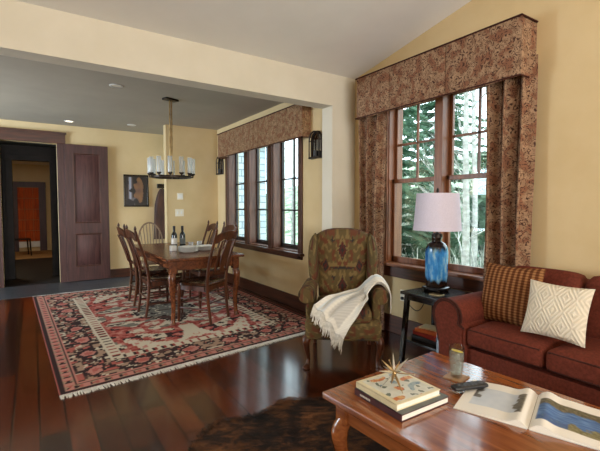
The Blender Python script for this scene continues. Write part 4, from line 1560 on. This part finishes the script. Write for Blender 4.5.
# ================================================================== SOFA
def sofa():
    X0, X1 = 2.42, 3.14
    root = thing('sofa', 'rust brown sofa with rolled arms below the right curtain', 'sofa', (2.78, .86, 0))
    ox, oy = 2.78, .86
    Fm = M['sofa']
    L0, L1 = .10, 1.60          # cushions run
    MB().rbox(((X0 + .01 + X1) / 2 - ox, (L0 + L1) / 2 - oy, .225), (X1 - X0 - .01, L1 - L0 + .04, .33), .02, 0, 6).build('base', Fm, root)
    n_ = 3
    w = (L1 - L0) / n_
    for i in range(n_):
        yc = L1 - w * (i + .5) - oy
        MB().rbox((X0 + .235 - ox, yc, .468), (.50, w - .006, .130), .035, .018, 12).build('seat_cushion', Fm, root)
        wl = MB()
        for z_ in (.518, .420):
            wl.tube([(X0 - .006 - ox, yc - w / 2 + .025, z_), (X0 - .010 - ox, yc, z_), (X0 - .006 - ox, yc + w / 2 - .025, z_)], .0055, 6)
        wl.build('seat_welt', M['welt'], root)
        b = MB().rbox((0, 0, 0), (.20, w - .008, .40), .06, .022, 12, (0, R(9), 0))
        b.v = [(x + X1 - .19 - ox, y + yc, z + .695) for x, y, z in b.v]
        b.build('back_cushion', Fm, root)
        wl = MB()
        cyc = [(-w / 2 + .035, .55), (-w / 2 + .012, .62), (-w / 2 + .012, .81), (-w / 2 + .045, .875), (0, .895), (w / 2 - .045, .875), (w / 2 - .012, .81), (w / 2 - .012, .62), (w / 2 - .035, .55)]
        wl.tube([(X1 - .275 - ox + .16 * (z_ - .55), yc + a, z_) for a, z_ in cyc], .006, 6, smooth=3)
        wl.build('back_welt', M['welt'], root)
    MB().rbox((X1 - .06 - ox, (L0 + L1) / 2 - oy, .49), (.12, L1 - L0 + .10, .74), .04, 0, 8).build('back_frame', Fm, root)
    for s_, yi in ((1, L1), (-1, L0)):
        # arm outline in the YZ plane: straight inner face, big outward roll
        cz, r = .585, .115
        cyc = yi + s_ * .135
        out = [(yi, .06), (yi, .52)]
        out += [(cyc - s_ * r * math.cos(a), cz + r * math.sin(a)) for a in [PI * k / 16 for k in range(-2, 19)]]
        out += [(yi + s_ * .215, .47), (yi + s_ * .20, .40), (yi + s_ * .195, .06)]
        poly = [(a - oy, b) for a, b in out]
        MB().prism(poly, X0 - .02 - ox, X1 - ox, 'x').build('arm', Fm, root)
        # front panel with its dark welt
        cy0 = sum(p[0] for p in poly) / len(poly)
        ins = [(p[0] + (cyc - oy - p[0]) * .14, p[1] + ((cz if p[1] > .5 else .3) - p[1]) * .10) for p in poly]
        MB().prism(ins, X0 - .034 - ox, X0 - .018 - ox, 'x').build('arm_front', Fm, root)
        MB().tube([(X0 - .024 - ox, a, b) for a, b in poly[1:-1]], .008, 6).build('arm_welt', M['welt'], root)
        MB().tube([(X0 - .033 - ox, a, b) for a, b in ins[1:-1]], .006, 6).build('arm_welt', M['welt'], root)
    for x in (X0 + .05, X1 - .06):
        for y in (L0 - .1, L1 + .1):
            MB().lathe([(.018, 0), (.028, .05), (.03, .066)], (x - ox, y - oy, 0), 12).build('foot', M['ink'], root)
sofa()
p = MB().pillow((0, 0, 0), .415, .42, .14, seed=1).build('scatter_cushion', M['plaid'])
p.location, p.rotation_euler = (2.73, 1.475, .735), (R(-14), 0, R(-90))
tag(p, 'brown plaid woven cushion leaning in the left corner of the sofa', 'cushion')
p = MB().pillow((0, 0, 0), .35, .335, .125, seed=5).build('scatter_cushion', M['knit'])
p.location, p.rotation_euler = (2.58, 1.115, .722), (R(-18), R(1), R(-88))
tag(p, 'cream cushion with raised diamond pattern in front of the plaid one', 'cushion')

# ================================================================== COFFEE TABLE AND THINGS ON IT
CT = R(3.5)
def ct(u, v, z=.46):
    """point on the coffee table: u along its short side from the far left corner, v towards the camera"""
    return (1.13 + u * math.cos(CT) + v * math.sin(CT), 1.505 + u * math.sin(CT) - v * math.cos(CT), z)
for k_ in ('ctable',):
    M[k_].node_tree.nodes['Principled BSDF'].inputs['Coat Weight'].default_value = .6
    M[k_].node_tree.nodes['Principled BSDF'].inputs['Coat Roughness'].default_value = .08
def coffee_table():
    cx, cy, _ = ct(.445, .65)
    root = thing('coffee_table', 'honey brown wooden coffee table on the cowhide in front of the sofa', 'table', (cx, cy, .009), math.degrees(CT))
    hx, hy = .445, .65
    MB().b2((-hx, -hy, .418), (hx, hy, .451), .006).build('tabletop', M['ctable'], root)
    a = MB()
    for s_ in (-1, 1):
        a.b2((s_ * (hx - .07) - .01, -hy + .07, .32), (s_ * (hx - .07) + .01, hy - .07, .419), .003)
        a.b2((-hx + .07, s_ * (hy - .07) - .01, .32), (hx - .07, s_ * (hy - .07) + .01, .419), .003)
    a.build('apron', M['ctable'], root)
    for sx in (-1, 1):
        for sy in (-1, 1):
            x, y = sx * (hx - .08), sy * (hy - .08)
            l = MB().box((x, y, .365), (.07, .07, .107), bev=.006)
            l.tube([(x, y, .33), (x + sx * .02, y + sy * .02, .26), (x + sx * .012, y + sy * .012, .17), (x - sx * .008, y - sy * .008, .08), (x + sx * .004, y + sy * .004, .03), (x + sx * .02, y + sy * .02, .0)], [.036, .044, .034, .024, .026, .036], 12, smooth=5)
            l.build('leg', M['ctable'], root)
coffee_table()
ZK = .460
bk = book('book', 'large maroon-spined book, lower of the two on the coffee table', (1.392, 1.247, ZK), -1, .305, .295, .030, M['maroon'], 'books on the coffee table')
MB().b2((-.148, -.146, .0300), (.152, .146, .0306)).build('cover_face', M['greybook'], bk)
mk = MB()
for k in range(7):
    mk.b2((-.1545, .10 - k * .010, .010), (-.1535, .1065 - k * .010, .019))
mk.build('spine_lettering', M['label'], bk)
b2_ = book('book', 'cream picture book, upper of the two on the coffee table', (1.385, 1.262, ZK + .0306), -2, .275, .265, .028, M['creambook'], 'books on the coffee table')
n_ = 60
cv = MB().grid(lambda u, v: ((u - .5) * .235 + .005, (v - .5) * .235, .0288), n_, n_, thick=.0006).build('cover_picture', vcol('printed_cover', .35, .4), b2_)
def cvcol(i, co):
    k = noise.noise(Vector((co.x * 16, co.y * 16, 2)))
    k2 = noise.noise(Vector((co.x * 34, co.y * 34, 6)))
    if k > .38: return (188, 110, 58) if k2 > -.1 else (206, 160, 100)
    if k < -.36: return (108, 130, 140) if k2 > 0 else (146, 160, 162)
    if k2 > .36: return (96, 104, 84)
    return (206 + 14 * k2, 204 + 14 * k2, 190 + 14 * k2)
paint(cv, cvcol)

def starburst():
    root = thing('starburst_ornament', 'spiky silver and brass starburst ornament standing on the books', 'ornament', (1.345, 1.245, ZK + .0594))
    rnd = random.Random(12)
    ctr = Vector((0, 0, .075))
    MB().lathe([(.001, -.012), (.010, -.006), (.012, 0), (.010, .006), (.001, .012)], ctr, 10).build('core', M['brass'], root)
    dirs = []
    for k in range(3):     # three feet
        a = 2 * PI * k / 3 + .4
        e = Vector((.062 * math.cos(a), .062 * math.sin(a), 0))
        dirs.append((e - ctr))
    g = PI * (3 - math.sqrt(5))
    for i in range(11):
        z = .95 - 1.25 * i / 10
        r = math.sqrt(max(0, 1 - z * z))
        dirs.append(Vector((r * math.cos(g * i + 1), r * math.sin(g * i + 1), z)) * rnd.uniform(.072, .10))
    for i, d in enumerate(dirs):
        L = d.length
        dn = d.normalized()
        if i < 3: L -= .002
        mb = MB()
        if i % 3 == 1:
            mb.tube([ctr, ctr + dn * L * .8, ctr + dn * L], [.0025, .002, .0012], 5)
            mb.lathe([(.001, -.004), (.0045, 0), (.001, .004)], ctr + dn * (L - .005), 8)
        else:
            mb.tube([ctr, ctr + dn * L * .33, ctr + dn * L], [.003, .0075, .0008], 4)
        mb.build('spike', M['silver'] if i % 2 else M['brass'], root)
starburst()

o = MB().b2((-.05, -.05, 0), (.05, .05, .006), .001).build('coaster', wood('coaster_wood', (140, 104, 70), (176, 138, 98), 0, .5))
o.location, o.rotation_euler = (1.803, 1.243, ZK), (0, 0, R(12))
tag(o, 'square wooden coaster under the drinking glass on the coffee table', 'coaster')
def drink():
    root = thing('drinking_glass', 'tall glass of iced water with lemon on the coffee table', 'glass', (1.803, 1.243, ZK + .006))
    MB().lathe([(.026, 0), (.029, .003), (.027, .010), (.033, .05), (.038, .11), (.0385, .162), (.0365, .162), (.036, .11), (.031, .05), (.025, .016), (.004, .014)], (0, 0, 0), 28, capt=True).build('tumbler', M['glass'], root)
    MB().lathe([(.024, .017), (.030, .05), (.0345, .105), (.0352, .128), (.001, .128)], (0, 0, 0), 24).build('water', M['ice'], root)
    rnd = random.Random(2)
    for i in range(6):
        MB().box((rnd.uniform(-.010, .010), rnd.uniform(-.010, .010), .035 + i * .017), (.020, .020, .018), (rnd.random() * 3, rnd.random() * 3, rnd.random() * 3), .003).build('ice_cube', M['ice'], root)
    MB().lathe([(.001, -.003), (.026, -.003), (.029, 0), (.026, .003), (.001, .003)], (.003, 0, .135), 20, rot=Matrix.Rotation(.25, 4, 'Y')).build('lemon_slice', mottled('lemon', (214, 186, 40), (232, 208, 80), 60, rough=.4), root)
drink()

def open_book():
    # spine from the near end P to the far end Q, pages to both sides
    P, Q = Vector((1.616, .786, ZK)), Vector((1.945, .905, ZK))
    ax = (Q - P)
    Ls = ax.length
    ang = math.atan2(ax.y, ax.x)
    c = (P + Q) / 2
    root = thing('open_book', 'large open picture book spread on the coffee table', 'book', c, math.degrees(ang))
    # local x along the spine, +y to the left page
    W_ = .285
    cov = MB()
    for s_ in (-1, 1):
        cov.b2((-Ls / 2 - .003, s_ * .004, .0004), (Ls / 2 + .003, s_ * (W_ + .004), .0028))
    cov.build('cover', M['label'], root)
    def prof(t, s_):
        if s_ > 0:      # left side: thin, gently waved
            return .0045 + .022 * math.exp(-((t - .13) / .11) ** 2) * min(1, t / .05) ** .7 + .006 * math.exp(-((t - .5) / .25) ** 2)
        return .0045 + .024 * math.exp(-((t - .14) / .13) ** 2) * min(1, t / .05) ** .7 + .010 * math.exp(-((t - .40) / .25) ** 2)
    for s_ in (1, -1):
        n_, m_ = 60, 44
        def top(u, v): return (Ls * (u - .5), s_ * (.001 + W_ * v), prof(v, s_))
        # block of pages under the top leaf
        bl = MB().grid(lambda u, v: (Ls * (u - .5), s_ * (.001 + W_ * v), max(.003, prof(v, s_) - .001)), 2, 30)
        bl.grid(lambda u, v: (Ls * (u - .5), s_ * (.001 + W_ * v), .003), 2, 30)
        for uu in (0, 1):
            bl.grid(lambda u, v: (Ls * (uu - .5), s_ * (.001 + W_ * v), .003 + (max(.003, prof(v, s_) - .001) - .003) * u), 1, 30)
        bl.build('page_block', M['paper'], root)
        pg = MB().grid(top, n_, m_, thick=-.0004 * s_).build('page', vcol('printed_page', .45, .4), root, 60)
        def pc(i, co, s_=s_):
            u, v = co.x / Ls + .5, abs(co.y) / W_
            n1 = noise.noise(Vector((u * 9, v * 9, 3 + s_)))
            n2 = noise.noise(Vector((u * 26, v * 26, 5)))
            paper = (230, 226, 218)
            if s_ > 0:
                if .22 < u < .80 and .12 < v < .86:
                    if v > .74 and u > .45: return (96 + 30 * n2, 92 + 30 * n2, 88 + 30 * n2) if (v - .74) * 3 + n1 * .4 > .1 else (190, 196, 202)
                    if v < .24 + .10 * n1: return (104 + 46 * n2, 98 + 44 * n2, 84 + 40 * n2)
                    return (196 + 10 * n1, 203 + 8 * n1, 212 + 6 * n1)
                return paper
            if .18 < u < .80 and .06 < v < 1.0:
                t = (u - .18) / .62 + .12 * n1
                if t > .70: return (96 + 50 * n2, 90 + 46 * n2, 70 + 40 * n2)
                if t < .22 + .2 * max(0, v - .5): return (122 + 50 * n2, 116 + 46 * n2, 84 + 40 * n2) if v > .45 else (70 + 30 * n2, 96 + 30 * n2, 138)
                w2 = noise.noise(Vector((u * 40, v * 7, 9)))
                return (78 + 50 * w2, 112 + 48 * w2, 160 + 40 * w2)
            return paper
        paint(pg, pc)
open_book()

def remote():
    root = thing('remote_control', 'black remote control lying across the corner of the open book', 'remote', (1.727, 1.117, ZK + .0125), -18)
    MB().rbox((0, 0, .011), (.185, .05, .020), .009, .002, 8).build('body', M['plastic'], root)
    for i in range(5):
        for j in range(3):
            MB().box((-.055 + i * .02, (j - 1) * .014, .0225), (.011, .009, .003), bev=.001).build('button', M['key'], root)
    MB().lathe([(.016, .021), (.016, .0245), (.012, .025)], (.058, 0, 0), 16).build('dial', M['key'], root)
remote()

# ---- dark chair beyond the passage
def far_chair():
    root = thing('side_chair', 'dark wooden chair seen through the doorway beside the reddish door', 'chair', (-.30, 13.2, .004), 100)
    MB().rbox((0, 0, .45), (.42, .42, .05), .02, 0, 4).build('seat', M['ink'], root)
    for sx in (-1, 1):
        for sy in (-1, 1):
            MB().tube([(sx * .18, sy * .18, .44), (sx * .19, sy * .20, 0)], [.02, .015], 8).build('leg', M['ink'], root)
        MB().tube([(sx * .18, .19, .45), (sx * .19, .25, .90)], [.018, .016], 8).build('back_post', M['ink'], root)
    for z_ in (.60, .72, .86):
        MB().box((0, .20 + (z_ - .45) * .13, z_), (.37, .018, .06), (R(-8), 0, 0), .004).build('back_slat', M['ink'], root)
far_chair()
